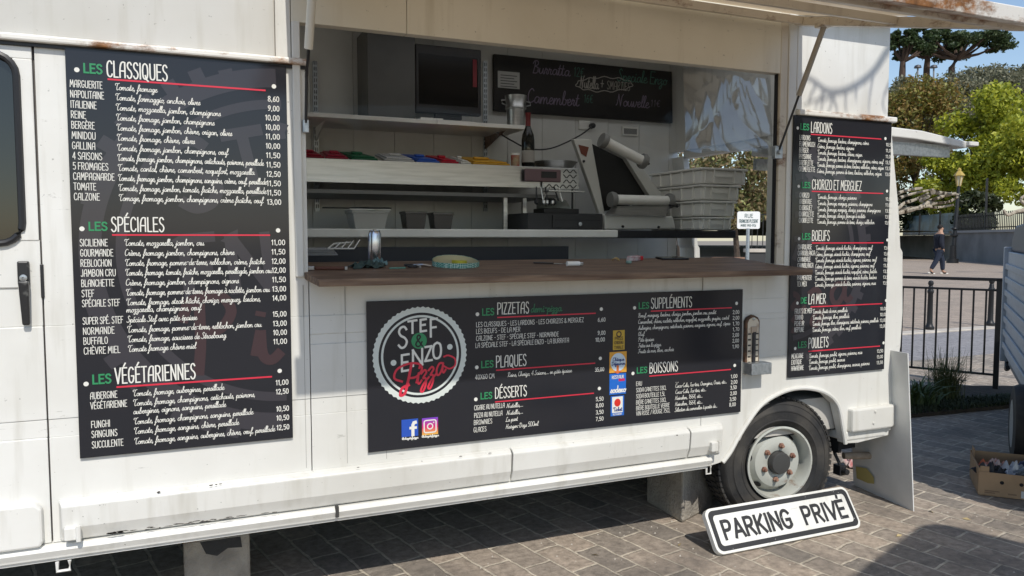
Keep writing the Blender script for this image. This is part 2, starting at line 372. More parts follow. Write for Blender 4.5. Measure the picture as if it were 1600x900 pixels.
PLAZA = paver_mat('plaza_pavers', math.radians(20), .6, .3, (.40,.32,.25), (.33,.27,.215), (.25,.21,.18), scale=2, dirt=(.30,.24,.19))
ROADM = paver_mat('street_pavers', math.radians(5), .3, .15, (.29,.275,.275), (.25,.24,.245), (.33,.31,.3), dirt=(.24,.23,.23))
STONE = mat('pale_kerb_stone', (.55,.5,.43), .85, col2=(.42,.38,.33), nscale=3, bump=.3)
EARTH = mat('dark_earth', (.055,.042,.03), 1, col2=(.03,.024,.018), nscale=20, bump=1, bscale=40)
def sheet(name, pts, z, m):
    mb = MB().add([(x,y,z) for x, y in pts], [tuple(range(len(pts)))]); o = mb.build(name, m); tag(o, kind='structure'); return o
sheet('ground', [(-300,-300),(300,-300),(300,300),(-300,300)], -.02, mat('pale_ground', (.3,.26,.21), .95, col2=(.25,.22,.18), nscale=2))
sheet('pavement', [(-14,-14),(14,-14),(14,3.4),(-14,3.4)], 0, PAVE)
sheet('road', [(-60,3.4),(60,3.4),(60,5.2),(-60,5.2)], -.012, ROADM)
tag(B(-60,60,5.2,5.42,-.02,.012).build('kerb', STONE, bevel=.01), kind='structure')
sheet('plaza', [(-80,5.42),(110,5.42),(110,80),(-80,80)], .0, PLAZA)

# ================================================================== THE FOOD TRUCK
T = thing('food_truck', 'white converted van with its serving hatch open and dark menu boards along its side', 'food truck', (1.5, .9, 0))
def zr(r): return aty(3630-1/1*1000, 372+1000*r).z            # height of the lines that converge with ratio r
ZB = aty(600, 795).z + .002
Z_SILLB = .352
Z_MOB, Z_MOT = zr(.1345), zr(.1155)
Z_OPB = aty(472, 424).z; Z_OPT = aty(840, 74).z
Z_RAILB, Z_RAILT = aty(0, 66).z, aty(0, 52).z
X_L = .37; X_OL = aty(472, 300).x; X_OR = aty(1216, 300).x; X_R = aty(1240, 300).x
X_DOOR = aty(68, 500).x
def wall_strip(mb, x0, x1, z0, z1, y0=0, y1=.05):
    mb.box(x0, x1, y0, y1, z0+.0007, z1-.0007)
grooves = sorted([zr(.0388), zr(.048), zr(.053), zr(.080), zr(.088)])
def side_strips(x0, x1, za, zb, gl):
    mb = MB(); zz = [za]+[g for g in gl if za < g < zb]+[zb]
    for i in range(len(zz)-1): wall_strip(mb, x0, x1, zz[i], zz[i+1], y0=0 if i % 2 == 0 else .003)
    mb.box(x0, x1, .0045, .05, za+.004, zb-.004)
    return mb
# left of the window, and below it as far as the wheel arch
side_strips(X_DOOR+.003, X_L+.045, Z_MOB, Z_RAILB, [grooves[i] for i in (0,1,4)]).build('body_panel', WHITE, T, bevel=.001)
xa = aty(1095, 640).x
side_strips(X_L+.048, xa, Z_MOB, Z_OPB-.004, grooves).build('body_panel', WHITE, T, bevel=.001)
# vertical seams of the patched panels under the window
for px in (540, 602, 475):
    x = aty(px, 520).x; B(x-.0008, x+.0008, -.0006, .002, Z_MOT+.01, Z_OPB-.05 if px != 602 else Z_MOT+.3).build('panel_seam', mat('seam_grey', (.3,.29,.27), .8), T)
# right part with the wheel arch
arch = [aty(*p) for p in [(1110,728),(1128,722),(1140,706),(1152,684),(1169,657),(1191,630),(1225,611),(1257,606),(1288,613),(1308,632),(1316,668),(1320,693)]]
rear_px = [(1340,692),(1388,680),(1394,627),(1403,562),(1407,542),(1410.5,489),(1410.5,394),(1407,387),(1404,324),(1396,240),(1392.5,194)]
rear = [aty(*p) for p in rear_px]
zt = aty(1240, 181).z
poly = [(p.x, p.z) for p in arch]+[(p.x, p.z) for p in rear]+[(rear[-1].x, zt), (X_R+.002, zt), (X_R+.002, Z_OPB-.004), (xa+.003, Z_OPB-.004), (xa+.003, arch[0].z)]
rp = MB().prism(poly, 'y', 0, .05).build('body_panel', WHITE, T, bevel=.006)
# arch lip
lip = MB(); lp = [Vector((p.x, -.006, p.z)) for p in arch[1:]]; lip.tube([Vector((q[0], -.004, q[1])) for q in spl([(p.x,p.z) for p in lp], 4)], .011, 8); lip.build('wheel_arch_lip', WHITE, T, smooth=True)
ctr = Vector((aty(1227,733).x, 0, .298))
lin = MB(); n_ = 24
# dark wheel house behind the arch
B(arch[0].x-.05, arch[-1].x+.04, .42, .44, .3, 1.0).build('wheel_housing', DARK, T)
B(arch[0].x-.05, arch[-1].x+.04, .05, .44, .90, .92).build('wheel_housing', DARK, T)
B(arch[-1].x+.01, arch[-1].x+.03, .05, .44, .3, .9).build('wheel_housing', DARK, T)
# crease lines on the right part
for a, b in [((1163,468),(1236,466)), ((1163,491),(1236,488)), ((1163,500),(1238,497)), ((1163,560),(1236,553))]:
    p, q = aty(*a), aty(*b); B(p.x, q.x, -.0022, .001, p.z-.0022, p.z+.0022).build('body_crease', WHITE, T, bevel=.001)
# rear wall following the rear outline, with the tall rear doorway left open
def rear_wall(y0, y1, za=None, zb=None):
    o = [(p.x-.004, p.z) for p in rear]
    if za is not None: o = [q for q in o if za <= q[1] <= zb]
    o = [(o[0][0], za or o[0][1])]+o+[(o[-1][0], zb or o[-1][1])]
    return MB().prism(o+[(x-.05, z) for x, z in o[::-1]], 'y', y0, y1)
rear_wall(.052, .80).build('rear_wall', WHITE, T, bevel=.004)
rear_wall(1.72, 1.9).build('rear_wall', WHITE, T, bevel=.004)
XE = rear[-1].x
B(XE-.06, XE, .82, 1.70, 1.98, 2.72).build('rear_lintel', WHITE, T)
# sill, rubbing strips
xs0 = -1.8
def prof(x0, x1, pts): return MB().prism(pts, 'x', x0, x1)
sill_end = aty(1108, 727).x
prof(xs0, sill_end, [(.03, Z_MOB+.002), (-.012, Z_MOB-.004), (-.026, Z_MOB-.018), (-.028, Z_SILLB+.03), (-.018, Z_SILLB+.008), (-.016, Z_SILLB), (.03, Z_SILLB)]).build('sill', WHITE, T, bevel=.003)
B(xs0, sill_end-.02, -.006, .02, Z_SILLB-.012, Z_SILLB-.002).build('sill_seam', WHITE, T)
def moulding(x0, x1, chl=0, chr_=0):
    h = Z_MOT-Z_MOB; pr = [(0, Z_MOT), (-.022, Z_MOT-.006), (-.036, Z_MOT-.018), (-.030, Z_MOB+h*.36), (-.010, Z_MOB+.004), (0, Z_MOB+.004)]
    vs = [(x0+(.0 if i in (0,5) else chl), y, z) for i, (y, z) in enumerate(pr)]+[(x1-(0 if i in (0,5) else chr_), y, z) for i, (y, z) in enumerate(pr)]
    return MB().add(vs, [tuple(range(6)), tuple(range(6,12))[::-1]]+[(i,(i+1)%6,6+(i+1)%6,6+i) for i in range(6)])
xm = [aty(91,800).x, aty(796,720).x, aty(1066,690).x, aty(1128,668).x]
moulding(xm[0], xm[1]-.003, .012).build('rubbing_strip', WHITE, T, bevel=.006)
moulding(xm[1]+.003, xm[2]+.02).build('rubbing_strip', WHITE, T, bevel=.006)
moulding(xm[2]+.026, xm[3], 0, .02).build('rubbing_strip', WHITE, T, bevel=.006)
for px, py in ((112,832), (1114,697)):
    p = aty(px, py, -.03); hg = MB().box(p.x-.02, p.x+.02, -.05, -.02, p.z-.022, p.z+.022); hg.build('hinge', WHITE, T, bevel=.004)
    MB().tube([(p.x+.022,-.05,p.z-.026),(p.x+.022,-.05,p.z+.026)], .008).build('hinge_pin', WHITE, T, smooth=True)
p = aty(527, 799, -.03); B(p.x-.006, p.x+.006, -.034, -.014, p.z-.022, p.z+.018).build('sill_tear', mat('seam_dark', (.05,.048,.045), .9), T)
p = aty(100, 884, -.01); MB().tube([(p.x-.018,-.02,p.z+.02),(p.x-.018,-.02,p.z-.012),(p.x+.018,-.02,p.z-.012),(p.x+.018,-.02,p.z+.02)], .006).build('tie_down_loop', WHITE, T)
p = aty(1107, 735, .0); MB().tube([(p.x-.012,0,p.z+.02),(p.x-.012,0,p.z-.016),(p.x+.012,0,p.z-.016),(p.x+.012,0,p.z+.02)], .005).build('tie_down_loop', WHITE, T)
# cab door at the left
D = MB(); zz = [Z_MOB]+[g for g in (grooves[0], grooves[1], grooves[4])]
wl, wr_, wb, wt = -1.62, aty(24,230).x, aty(20,375).z, aty(15,90).z
gr = [Z_MOB]+[grooves[i] for i in (0,1,4)]+[wb]
for i in range(len(gr)-1): wall_strip(D, xs0, X_DOOR-.002, gr[i], gr[i+1], y0=0 if i % 2 == 0 else .003)
D.box(xs0, X_DOOR-.004, .0045, .05, Z_MOB+.004, wb)
D.box(wr_, X_DOOR-.004, 0, .05, wb-.0018, wt); D.box(xs0, X_DOOR-.004, 0, .05, wt, Z_RAILB-.006); D.box(xs0, wl, 0, .05, wb, wt)
door = D.build('cab_door', WHITE, T, bevel=.0025)
prg = []
for cx, cz, a in ((wr_-.055, wb+.055, -90), (wr_-.055, wt-.055, 0), (wl+.055, wt-.055, 90), (wl+.055, wb+.055, 180)):
    for k in range(6): t = math.radians(a+18*k); prg.append((cx+.066*math.cos(t), cz+.066*math.sin(t)))
MB().prism(prg, 'y', .014, .02).build('window', GLASSD, door)
MB().tube([(x, -.003, z) for x, z in prg+prg[:1]], .011).build('window_seal', BLACK, door, smooth=True)
p0, p1 = aty(27,410), aty(50,507)
hd = MB().box(p0.x, p1.x, -.012, .004, p0.z-.075, p0.z+.004); hd.add([(p0.x+.004,-.012,p0.z-.06),(p1.x,-.012,p0.z-.06),(p1.x-.002,-.012,p1.z),(p0.x+.01,-.012,p1.z),(p0.x+.004,-.034,p0.z-.06),(p1.x,-.034,p0.z-.06),(p1.x-.002,-.024,p1.z),(p0.x+.01,-.024,p1.z)],[(0,1,2,3),(4,5,6,7),(0,1,5,4),(1,2,6,5),(2,3,7,6),(3,0,4,7)])
hdo = hd.build('door_handle', mat('worn_black_plastic', (.02,.02,.021), .35, col2=(.16,.16,.15), nscale=24, mix=(.55,.75)), door, bevel=.005)
q = aty(38, 434); MB().lathe([(.011,0),(.011,.007),(.004,.008),(.0,.004)], (q.x,-.012,q.z), (0,-1,0), 16).build('lock', STEEL, hdo, smooth=True)
q0, q1 = aty(0,790), aty(70,850); 
h = q0.z-q1.z
MB().prism([(xs0, q1.z), (q1.x-.008, q1.z), (q1.x, q1.z+.02), (q1.x, q0.z-.02), (q1.x-.02, q0.z), (xs0, q0.z)], 'y', -.032, .004).build('rubbing_strip', WHITE, door, bevel=.008)
B(xs0, aty(28,455).x, -.001, .001, aty(0,450).z-.0015, aty(0,450).z+.0015).build('door_crease', mat('seam_grey', (.3,.29,.27), .8), door)
B(X_DOOR-.004, X_DOOR+.004, .02, .05, Z_MOB, Z_RAILB).build('door_gap', mat('gap_dark', (.14,.13,.12), .95), T)
q0, q1 = aty(66,413), aty(71,465); B(X_DOOR-.004, X_DOOR+.006, -.004, .01, q1.z, q0.z).build('door_latch', BLACK, T, bevel=.002)
# drip rails
B(xs0, X_L+.05, -.028, .05, Z_RAILB+.006, Z_RAILT).build('drip_rail', RUSTY, T, bevel=.006)
B(xs0, X_L+.05, -.008, .04, Z_RAILB-.006, Z_RAILB+.004).build('rail_seal', BLACK, T)
B(X_R+.001, aty(1396,190).x, -.026, .05, zt+.003, zt+.03).build('drip_rail', RUSTY, T, bevel=.006)
# upper box
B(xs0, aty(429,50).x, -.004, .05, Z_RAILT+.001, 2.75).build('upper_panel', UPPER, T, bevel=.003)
B(aty(429,50).x+.002, X_OL-.03, .002, .05, Z_RAILT+.001, 2.75).build('upper_panel', WHITE, T, bevel=.003)
up_r = aty(1389,100).x
B(X_R+.001, up_r, -.004, .05, zt+.031, 2.75).build('upper_panel', WHITE, T, bevel=.004)
B(up_r-.05, up_r-.001, .051, 1.9, zt+.031, 2.75).build('upper_panel', WHITE, T, bevel=.004)
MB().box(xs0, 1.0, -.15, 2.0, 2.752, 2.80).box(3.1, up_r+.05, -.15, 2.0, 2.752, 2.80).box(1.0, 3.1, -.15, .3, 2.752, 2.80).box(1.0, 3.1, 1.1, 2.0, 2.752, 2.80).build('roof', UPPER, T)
# fascia over the window, window posts
ZH = 2.43
xf = [X_OL-.028, aty(636,25).x, X_OR+.001]
B(xf[0], xf[1]-.001, .004, .05, Z_OPT, 2.75).build('fascia_panel', BEIGE, T, bevel=.002)
B(xf[1]+.001, xf[2], .004, .05, Z_OPT, 2.75).build('fascia_panel', BEIGE, T, bevel=.002)
B(X_OL-.028, X_OL, -.012, .12, Z_OPB-.02, Z_OPT-.001).build('window_post', WHITE, T, bevel=.003)
B(X_OR, X_OR+.045, .002, .036, Z_OPB-.02, 2.75).build('window_post', RAIL, T, bevel=.003)
B(X_OR+.046, X_R, -.003, .036, Z_OPB-.06, 2.75).build('window_post', WHITE, T, bevel=.003)
B(X_OR-.006, X_OR-.001, .016, .036, Z_OPB, Z_OPT).build('window_seal', BLACK, T)
B(X_R+.002, up_r, -.10, -.005, 2.49, 2.52).build('shade_lip', UPPER, T)  # hidden lip added to cast the shade strip on the upper panel
# shell: floor, ceiling, back wall, underside
YB = 1.85
B(xs0, XE, .06, 1.85, .425, .43).build('underbody', DARK, T)
B(xs0, XE, .06, 1.9, .431, .60).build('floor_pan', mat('pale_lino', (.5,.48,.44), .6, col2=(.4,.38,.34), nscale=5), T)
vx0, vx1, vy0, vy1 = 1.0, 3.1, .3, 1.1          # translucent roof panel, added to brighten the interior
cpm = MB().box(xs0, vx0, .06, YB, 2.725, 2.74).box(vx1, XE, .06, YB, 2.725, 2.74).box(vx0, vx1, .06, vy0, 2.725, 2.74).box(vx0, vx1, vy1, YB, 2.725, 2.74)
cpm.build('ceiling_panel', TILE, T)
FILLM = bpy.data.materials.new('fill_light_sheet'); FILLM.use_nodes = True; n_ = FILLM.node_tree.nodes; n_.remove(n_['Principled BSDF']); tl_ = n_.new('ShaderNodeBsdfTranslucent'); tl_.inputs[0].default_value = (.75,.73,.68,1); FILLM.node_tree.links.new(tl_.outputs[0], n_['Material Output'].inputs[0])
MB().quad((vx0,vy0,2.79),(vx1,vy0,2.79),(vx1,vy1,2.79),(vx0,vy1,2.79)).build('fill_light_panel', FILLM, T)
bw = MB(); x = .2
while x < XE-.02:
    x2 = min(x+.255, XE-.005); bw.box(x+.0015, x2-.0015, YB, YB+.01, .6, 2.72); x = x2
bw.build('back_wall', TILE, T)
B(xs0, XE+.0, YB+.012, 1.9, .43, 2.75).build('back_shell', WHITE, T)
rw = MB(); rw.box(XE-.075, XE-.062, .06, .82, .6, 2.72); rw.build('rear_lining', TILE, T)
# serving counter: a worn board that slopes a little outward
CT = Matrix.Translation((0, .30, 1.318)) @ Matrix.Rotation(math.radians(5.2), 4, 'X')     # local y runs inward, 0 at the back edge
def cl(x, y): return CT @ Vector((x, y, 0))
xb0, xb1 = X_OL+.004, X_OR-.015
yf = -.50
mb = MB(); mb.xf = CT
xr = aty(1266, 426, -.18).x
mb.prism([(xb0, 0), (xb0, -.31), (xb0-.0, -.33), (xb0+.02, yf), (xr, yf), (xr+.01, yf+.05), (xb1+.02, -.33), (xb1, -.31), (xb1, 0)], 'z', -.026, 0)
mb.build('counter_board', WOOD, T, bevel=.003)
B(X_OL, X_OR, .012, .06, Z_OPB-.05, Z_OPB-.03).build('counter_ledge', WHITE, T)
# ------------------------------------------------------------------ the lifted hatch
HT = Matrix.Translation((0, -.012, ZH)) @ Matrix.Rotation(math.radians(14.6), 4, 'X')
hx0, hx1 = X_OL-.05, X_R+.025; HL = 1.10
hatch = None
mb = MB(); mb.xf = HT; mb.box(hx0, hx1, -HL-.05, 0, .032, .046)
LPCREAM = BEIGE.copy(); LPCREAM.name = 'light_passing_cream'; n_ = LPCREAM.node_tree.nodes; l_ = LPCREAM.node_tree.links; tl_ = n_.new('ShaderNodeBsdfTranslucent'); tl_.inputs[0].default_value = (.75,.60,.42,1); mx_ = n_.new('ShaderNodeMixShader'); mx_.inputs[0].default_value = .22  # translucency added so sun through the hatch warms the fascia below
l_.new(n_['Principled BSDF'].outputs[0], mx_.inputs[1]); l_.new(tl_.outputs[0], mx_.inputs[2]); l_.new(mx_.outputs[0], n_['Material Output'].inputs[0])
mb = MB(); mb.xf = HT; mb.add([(hx0,-HL-.05,.04),(hx1,-HL-.05,.04),(hx1,0,.04),(hx0,0,.04)],[(0,1,2,3)])
hatch = mb.build('serving_hatch', LPCREAM, T)
def hb(x0, x1, y0, y1, z0, z1, name='hatch_rail', m=RAIL):
    k = MB(); k.xf = HT; k.box(x0, x1, y0, y1, z0, z1); return k.build(name, m, hatch, bevel=.003)
hb(hx0, hx1, -HL, -HL+.06, -.012, .031); hb(hx1-.06, hx1, -HL+.062, -.004, -.008, .031); hb(hx0, hx0+.06, -HL+.062, -.004, -.008, .031)
hb(hx0+.062, hx1-.062, -.06, -.004, -.004, .031); hb(hx0+.062, hx1-.062, -.6, -.555, .0, .031)
hb(hx0-.02, hx1+.07, -HL-.09, -HL-.002, .002, .05, 'hatch_lip', RUSTY)
def strut(xb, zb, xt, yt, yb=-.02):
    a = Vector((xb, yb, zb)); b = HT @ Vector((xt, yt, -.01)); mid = a.lerp(b, .46)
    s = MB().tube([a, mid], .0055).build('gas_strut', BLACK, T, smooth=True)
    MB().tube([mid, b], .0125, 12).build('strut_tube', mat('strut_grey', (.36,.33,.28), .5), s, smooth=True)
    MB().box(b.x-.03, b.x+.03, b.y-.03, b.y+.03, b.z-.006, b.z+.03).build('strut_bracket', RAIL, s, bevel=.004)
    MB().box(a.x-.022, a.x+.022, a.y-.006, a.y+.02, a.z-.03, a.z+.03).lathe([(.011,0),(.011,.03)], (a.x,a.y-.02,a.z), (0,1,0), 10).build('strut_bracket', GALV, s, bevel=.002)
strut(aty(1216,238,-.02).x, aty(1216,238,-.02).z, X_R-.035, -.2)
a = aty(478,192,-.02)
s = MB().tube([a, aty(479,120,-.05), aty(482,76,-.10)], .0055).build('gas_strut', BLACK, T, smooth=True)
MB().tube([aty(482,76,-.10), aty(489,-30,-.19), HT @ Vector((aty(489,-30,-.19).x+.005,-.24,0))], .0155, 12).build('strut_tube', mat('strut_cream', (.7,.68,.6), .5), s, smooth=True)
MB().box(a.x-.011, a.x+.011, -.024, -.004, a.z-.035, a.z+.012).build('strut_bracket', GALV, s, bevel=.003)
# ------------------------------------------------------------------ clear sheet over the window, crumpled at its right end
def film(name, ior, rough, tint):
    m = bpy.data.materials.new(name); m.use_nodes = True; n = m.node_tree.nodes; l = m.node_tree.links; n.remove(n['Principled BSDF'])
    tr = n.new('ShaderNodeBsdfTransparent'); tr.inputs[0].default_value = (*tint,1); gl = n.new('ShaderNodeBsdfGlossy'); gl.inputs['Roughness'].default_value = rough
    fr = n.new('ShaderNodeFresnel'); fr.inputs[0].default_value = ior; mx = n.new('ShaderNodeMixShader'); l.new(fr.outputs[0], mx.inputs[0]); l.new(tr.outputs[0], mx.inputs[1]); l.new(gl.outputs[0], mx.inputs[2])
    l.new(mx.outputs[0], n['Material Output'].inputs[0]); return m
def sheet_part(name, x0, x1, m, crumple, seed, y):
    nx, nz = (130, 90) if crumple else (110, 24); mb = MB(); vs = []
    rnd = random.Random(seed); waves = [(rnd.uniform(3,17), rnd.uniform(-13,13), rnd.uniform(0,6), rnd.uniform(.3,1)) for _ in range(7)]
    xa_, za_, xb_, zb_0 = X_OL, aty(478,203,.06).z, X_OR, aty(1210,243,.06).z
    for j in range(nz+1):
        for i in range(nx+1):
            x = x0+(x1-x0)*i/nx; zt_ = Z_OPT+.02; zl = za_+(zb_0-za_)*(x-xa_)/(xb_-xa_)+.006*math.sin(x*11)+.004*math.sin(x*31)
            z = zt_+(zl-zt_)*j/nz; v = j/nz
            if crumple: d = sum(a*(1-abs(math.sin(u*x+w_*z+ph+.8*math.sin(9*x-7*z)))) for u, w_, ph, a in waves)*.0062-.03*v
            else: d = .0012*math.sin(x*7+z*5)+max(0, (v-.86)/.14)**2*.02*math.sin(x*17+2*math.sin(x*6))
            vs.append((x, y+d, z))
    mb.add(vs, [(j*(nx+1)+i, j*(nx+1)+i+1, (j+1)*(nx+1)+i+1, (j+1)*(nx+1)+i) for j in range(nz) for i in range(nx)])
    return mb.build(name, m, T, smooth='all')
xc = aty(1066, 170, .06).x
sheet_part('clear_screen', X_OL+.01, xc+.02, film('clear_sheet', 1.22, .05, (.97,.97,.96)), False, 3, .068)
sheet_part('crumpled_film', xc, X_OR-.014, film('crumpled_sheet', 2.3, .1, (.80,.82,.83)), True, 11, .052)
# ------------------------------------------------------------------ wheel
WM = Matrix.Translation((ctr.x, .055, ctr.z)) @ Matrix.Rotation(math.radians(-7), 4, 'Z')

RT, RR = .322, .178
def wl_(mb): mb.xf = WM; return mb
tyre = wl_(MB()).lathe([(RR-.004,-.012),(RR+.018,.012),(RR+.034,.0225),(RR+.036,.0255),(RR+.041,.0255),(RR+.043,.023),(RR+.08,.024),(RR+.082,.0265),(RR+.087,.0265),(RR+.089,.0225),(RT-.05,.02),(RT-.03,.012),(RT-.028,.0145),(RT-.023,.012),(RT-.018,.004),(RT-.004,-.018),(RT,-.04),(RT,-.16),(RT-.02,-.19),(RR,-.2)], (0,0,0), (0,-1,0), 72, False)
wheel = tyre.build('wheel', RUBBER, T, smooth=True)
tr = wl_(MB())
for k in range(64):
    a = 2*math.pi*k/64; ca, sa = math.cos(a), math.sin(a)
    for off, d0, d1 in ((0,.010,.045), (.5,.055,.105), (0,.115,.165)):
        a2 = a+off*2*math.pi/64; q = Matrix.Rotation(-a2, 4, 'Y'); bx = [q @ Vector(v) for v in [(RT-.004,d0,-.011),(RT+.006,d0,-.011),(RT+.006,d1,-.011),(RT-.004,d1,-.011),(RT-.004,d0,.011),(RT+.006,d0,.011),(RT+.006,d1,.011),(RT-.004,d1,.011)]]
        tr.add(bx, [(0,1,2,3),(4,5,6,7),(0,1,5,4),(1,2,6,5),(2,3,7,6),(3,0,4,7)])
tr.build('tread_blocks', RUBBER, wheel)
RIM = paint('rim_paint', (.47,.49,.45), (.30,.27,.22), rust=(.22,.10,.05), rust_lo=.56)
rim = wl_(MB()).lathe([(RR+.006,.012),(RR+.008,.024),(RR-.002,.026),(RR-.009,.016),(RR-.012,-.035),(RR-.018,-.055),(.134,-.018),(.126,-.004),(.10,.003),(.062,.003),(.058,.0)], (0,0,0), (0,-1,0), 64, False).build('rim', RIM, wheel, smooth=True)
hub = wl_(MB()).lathe([(.056,-.01),(.056,.026),(.050,.034),(.02,.036),(.0,.036)], (0,0,0), (0,-1,0), 32).build('hub_cap', mat('dull_hub', (.07,.07,.068), .45, .3), wheel, smooth=True)
nuts = None
NUT = mat('rusty_nut', (.17,.08,.055), .8, col2=(.3,.17,.12), nscale=30)
for k in range(6):
    a = math.radians(20+60*k); c = (.085*math.cos(a), 0, .085*math.sin(a))
    wl_(MB()).lathe([(.014,.0),(.014,.014),(.009,.016),(.008,.026),(.0,.027)], c, (0,-1,0), 6).build('wheel_nut', NUT, wheel)
for k in range(6):
    a = math.radians(50+60*k); h_ = wl_(MB()); q = Matrix.Rotation(-a, 4, 'Y')
    pts = [q @ Vector((.147+.0095*math.cos(t), .018+1.423*(.013+.0095*math.cos(t))-.007, .021*math.sin(t))) for t in [2*math.pi*i/18 for i in range(18)]]
    h_.add(pts, [tuple(range(18))]); h_.build('rim_vent', DARK, wheel)
# inner dual tyre shadow mass and axle
MB().tube([(ctr.x, .3, ctr.z), (ctr.x, 1.6, ctr.z)], .05).build('axle', DARK, T)
MB().lathe([(.17,0),(RT-.02,.0),(RT,.03),(RT,.16),(RT-.02,.19),(.17,.19)], (ctr.x, 1.62, ctr.z), (0,1,0), 40).build('wheel', RUBBER, T, smooth=True)
# rear bumper, tow bar, plug
b0, b1 = aty(1332,640,-.03), aty(1331,676,-.03)
xbr = aty(1405,630,-.03).x
bp_ = MB().prism([(b0.x, -.035), (xbr-.05, -.035), (xbr+.02, -.0), (xbr+.03, .08), (xbr+.03, 1.85), (xbr-.04, 1.85), (xbr-.06, .09), (b0.x, .05)], 'z', b1.z, b0.z)
bump = bp_.build('rear_bumper', WHITE, T, bevel=.01)
for px, py in ((1368,643),(1365,661)): 
    p = aty(px, py, -.036); MB().lathe([(.007,0),(.006,.004),(0,.005)], p, (0,-1,0), 12).build('bumper_bolt', WHITE, bump)
B(b0.x-.02, xbr-.06, -.005, .5, b1.z-.05, b1.z-.002).build('rear_valance', WHITE, T, bevel=.008)
B(xbr-.075, xbr-.02, -.005, .12, b1.z-.025, b1.z+.06).build('rear_valance', WHITE, T, bevel=.008)
t0, t1 = atx(1318,712,XE-.02), aty(1388,709,.16)
MB().tube([t0, (t0.x+.1, t0.y*.6+t1.y*.4, t0.z-.003), (t1.x-.06, t1.y, t1.z-.002), t1], [.019,.02,.0195,.0165], 14).build('tow_bar', mat('tan_hose', (.34,.28,.22), .6, col2=(.25,.2,.15), nscale=20), T, smooth=True)
p = aty(1313,733,.12); MB().box(p.x-.022, p.x+.022, .1, .15, p.z-.03, p.z+.025).lathe([(.016,0),(.016,.03)], (p.x,.1,p.z-.004), (0,-1,0), 12).tube([(p.x,.12,p.z+.02),(p.x-.02,.14,p.z+.08),(p.x+.02,.2,p.z+.13)], .01).build('trailer_plug', BLACK, T, bevel=.004)
B(XE-.5, XE-.02, .15, 1.7, .28, .42).build('chassis', DARK, T)
B(xs0, XE, 1.86, 1.9, .12, .43).build('far_light_block', WHITE, T)  # unseen skirt added to block daylight from under the van
B(xs0, XE-.5, .55, .68, .30, .43).build('chassis', DARK, T); B(xs0, XE-.5, 1.2, 1.33, .30, .43).build('chassis', DARK, T)  # unseen rails and tank, added to darken the ground below
B(.4, 1.5, .75, 1.15, .24, .43).build('fuel_tank', DARK, T, bevel=.04)
# rear hatch, lifted like an awning at the back of the van
r0, r1 = atx(1394,204,XE+.03), None
yy0, yy1 = .12, 1.45
AW = MB(); zA = atx(1394,204,XE+.03).z
pf = [(XE+.01, zA+.02), (XE+.25, zA+.012), (XE+.45, zA-.012), (XE+.62, zA-.03), (XE+.63, zA-.055), (XE+.58, zA-.065), (XE+.42, zA-.05), (XE+.2, zA-.035), (XE+.01, zA-.03)]
AW.prism(pf, 'y', r0.y, r0.y+1.05); aw = AW.build('rear_hatch', WHITE, T, bevel=.006)
B(XE+.01, XE+.5, r0.y+.03, r0.y+.06, zA-.115, zA-.05).build('hatch_rail', GALV, aw)
B(XE+.01, XE+.5, r0.y+1.0, r0.y+1.03, zA-.12, zA-.05).build('hatch_rail', GALV, aw)
B(XE+.585, XE+.66, r0.y-.02, r0.y+1.05, zA-.052, zA-.03).build('hatch_lip', WHITE, aw, bevel=.003)

# ================================================================== THE MENU BOARDS
YT = -.0135
class BoardKit:
    def __init__(s, corners, label):
        a = [aty(*p, -.012) for p in corners]          # tl, tr, br, bl
        s.x0, s.x1 = (a[0].x+a[3].x)/2, (a[1].x+a[2].x)/2; s.z1, s.z0 = (a[0].z+a[1].z)/2, (a[2].z+a[3].z)/2
        s.o = thing('menu_board', label, 'menu board', ((s.x0+s.x1)/2, -.004, s.z0), 'menu boards on the van side')
        B(s.x0, s.x1, -.012, -.0045, s.z0, s.z1).build('panel', BOARD, s.o, bevel=.001)
    def P(s, px, py): return aty(px, py, -.0135)
    def heading(s, les, lesx, title, tx, base, hpx, under, dots, lesb=None, dotr=.0078, w=.088):
        P = s.P; t = Text(YT-.0004)
        h = P(tx[0], base-hpx).z-P(tx[0], base).z
        t.line(title, P(tx[0],base).x, P(tx[1],base).x, P(tx[0],base).z, h, w); t.build('heading', INK, s.o)
        g = Text(YT-.0004); lb = lesb or base; g.line(les, P(lesx[0],lb).x, P(lesx[1],lb).x, P(lesx[0],lb).z+.004, h*.55, .2); g.build('article', GREEN, s.o)
        u = Text(YT); a, b = P(*under[0]), P(*under[1]); zz = (a.z+b.z)/2; u.rect(a.x, b.x, zz-.0045*h/.08, zz+.0045*h/.08); u.build('underline', RED, s.o)
        for d in dots:
            q = Text(YT); p = P(*d); q.disc(p.x, p.z, dotr); q.build('bullet', INK, s.o)
    def rows(s, rows, xs, z_of, hname, hscr, prices, px_price, hpr, names=True):
        """rows: (name, name_end, [(script, script_end, dz)], price)"""
        pass
def rowset(bk, names, nx0, scripts, sx0, prices, pxr, zs, hn, hs, hp, wn=.092, ws=.082):
    for (nm, xe), z in zip(names, zs):
        t = Text(YT); a = bk.P(nx0, 400).x; t.line(nm, a, bk.P(xe, 400).x, z, hn, wn); t.build('dish_name', INK, bk.o)
    for (tx, xe, row, dz) in scripts:
        t = Text(YT); a = bk.P(sx0, 400).x; t.line(tx, a, bk.P(xe, 400).x, zs[row]+dz, hs, ws, SCR, .14); t.build('ingredients_line', INK, bk.o)
    for (tx, row, dz) in prices:
        a, b = bk.P(pxr[0], 400).x, bk.P(pxr[1], 400).x
        wd = (b-a)*(.8 if len(tx) == 4 else 1); t = Text(YT); t.line(tx, b-wd, b, zs[row]+dz, hp, .15); t.build('price', INK, bk.o)
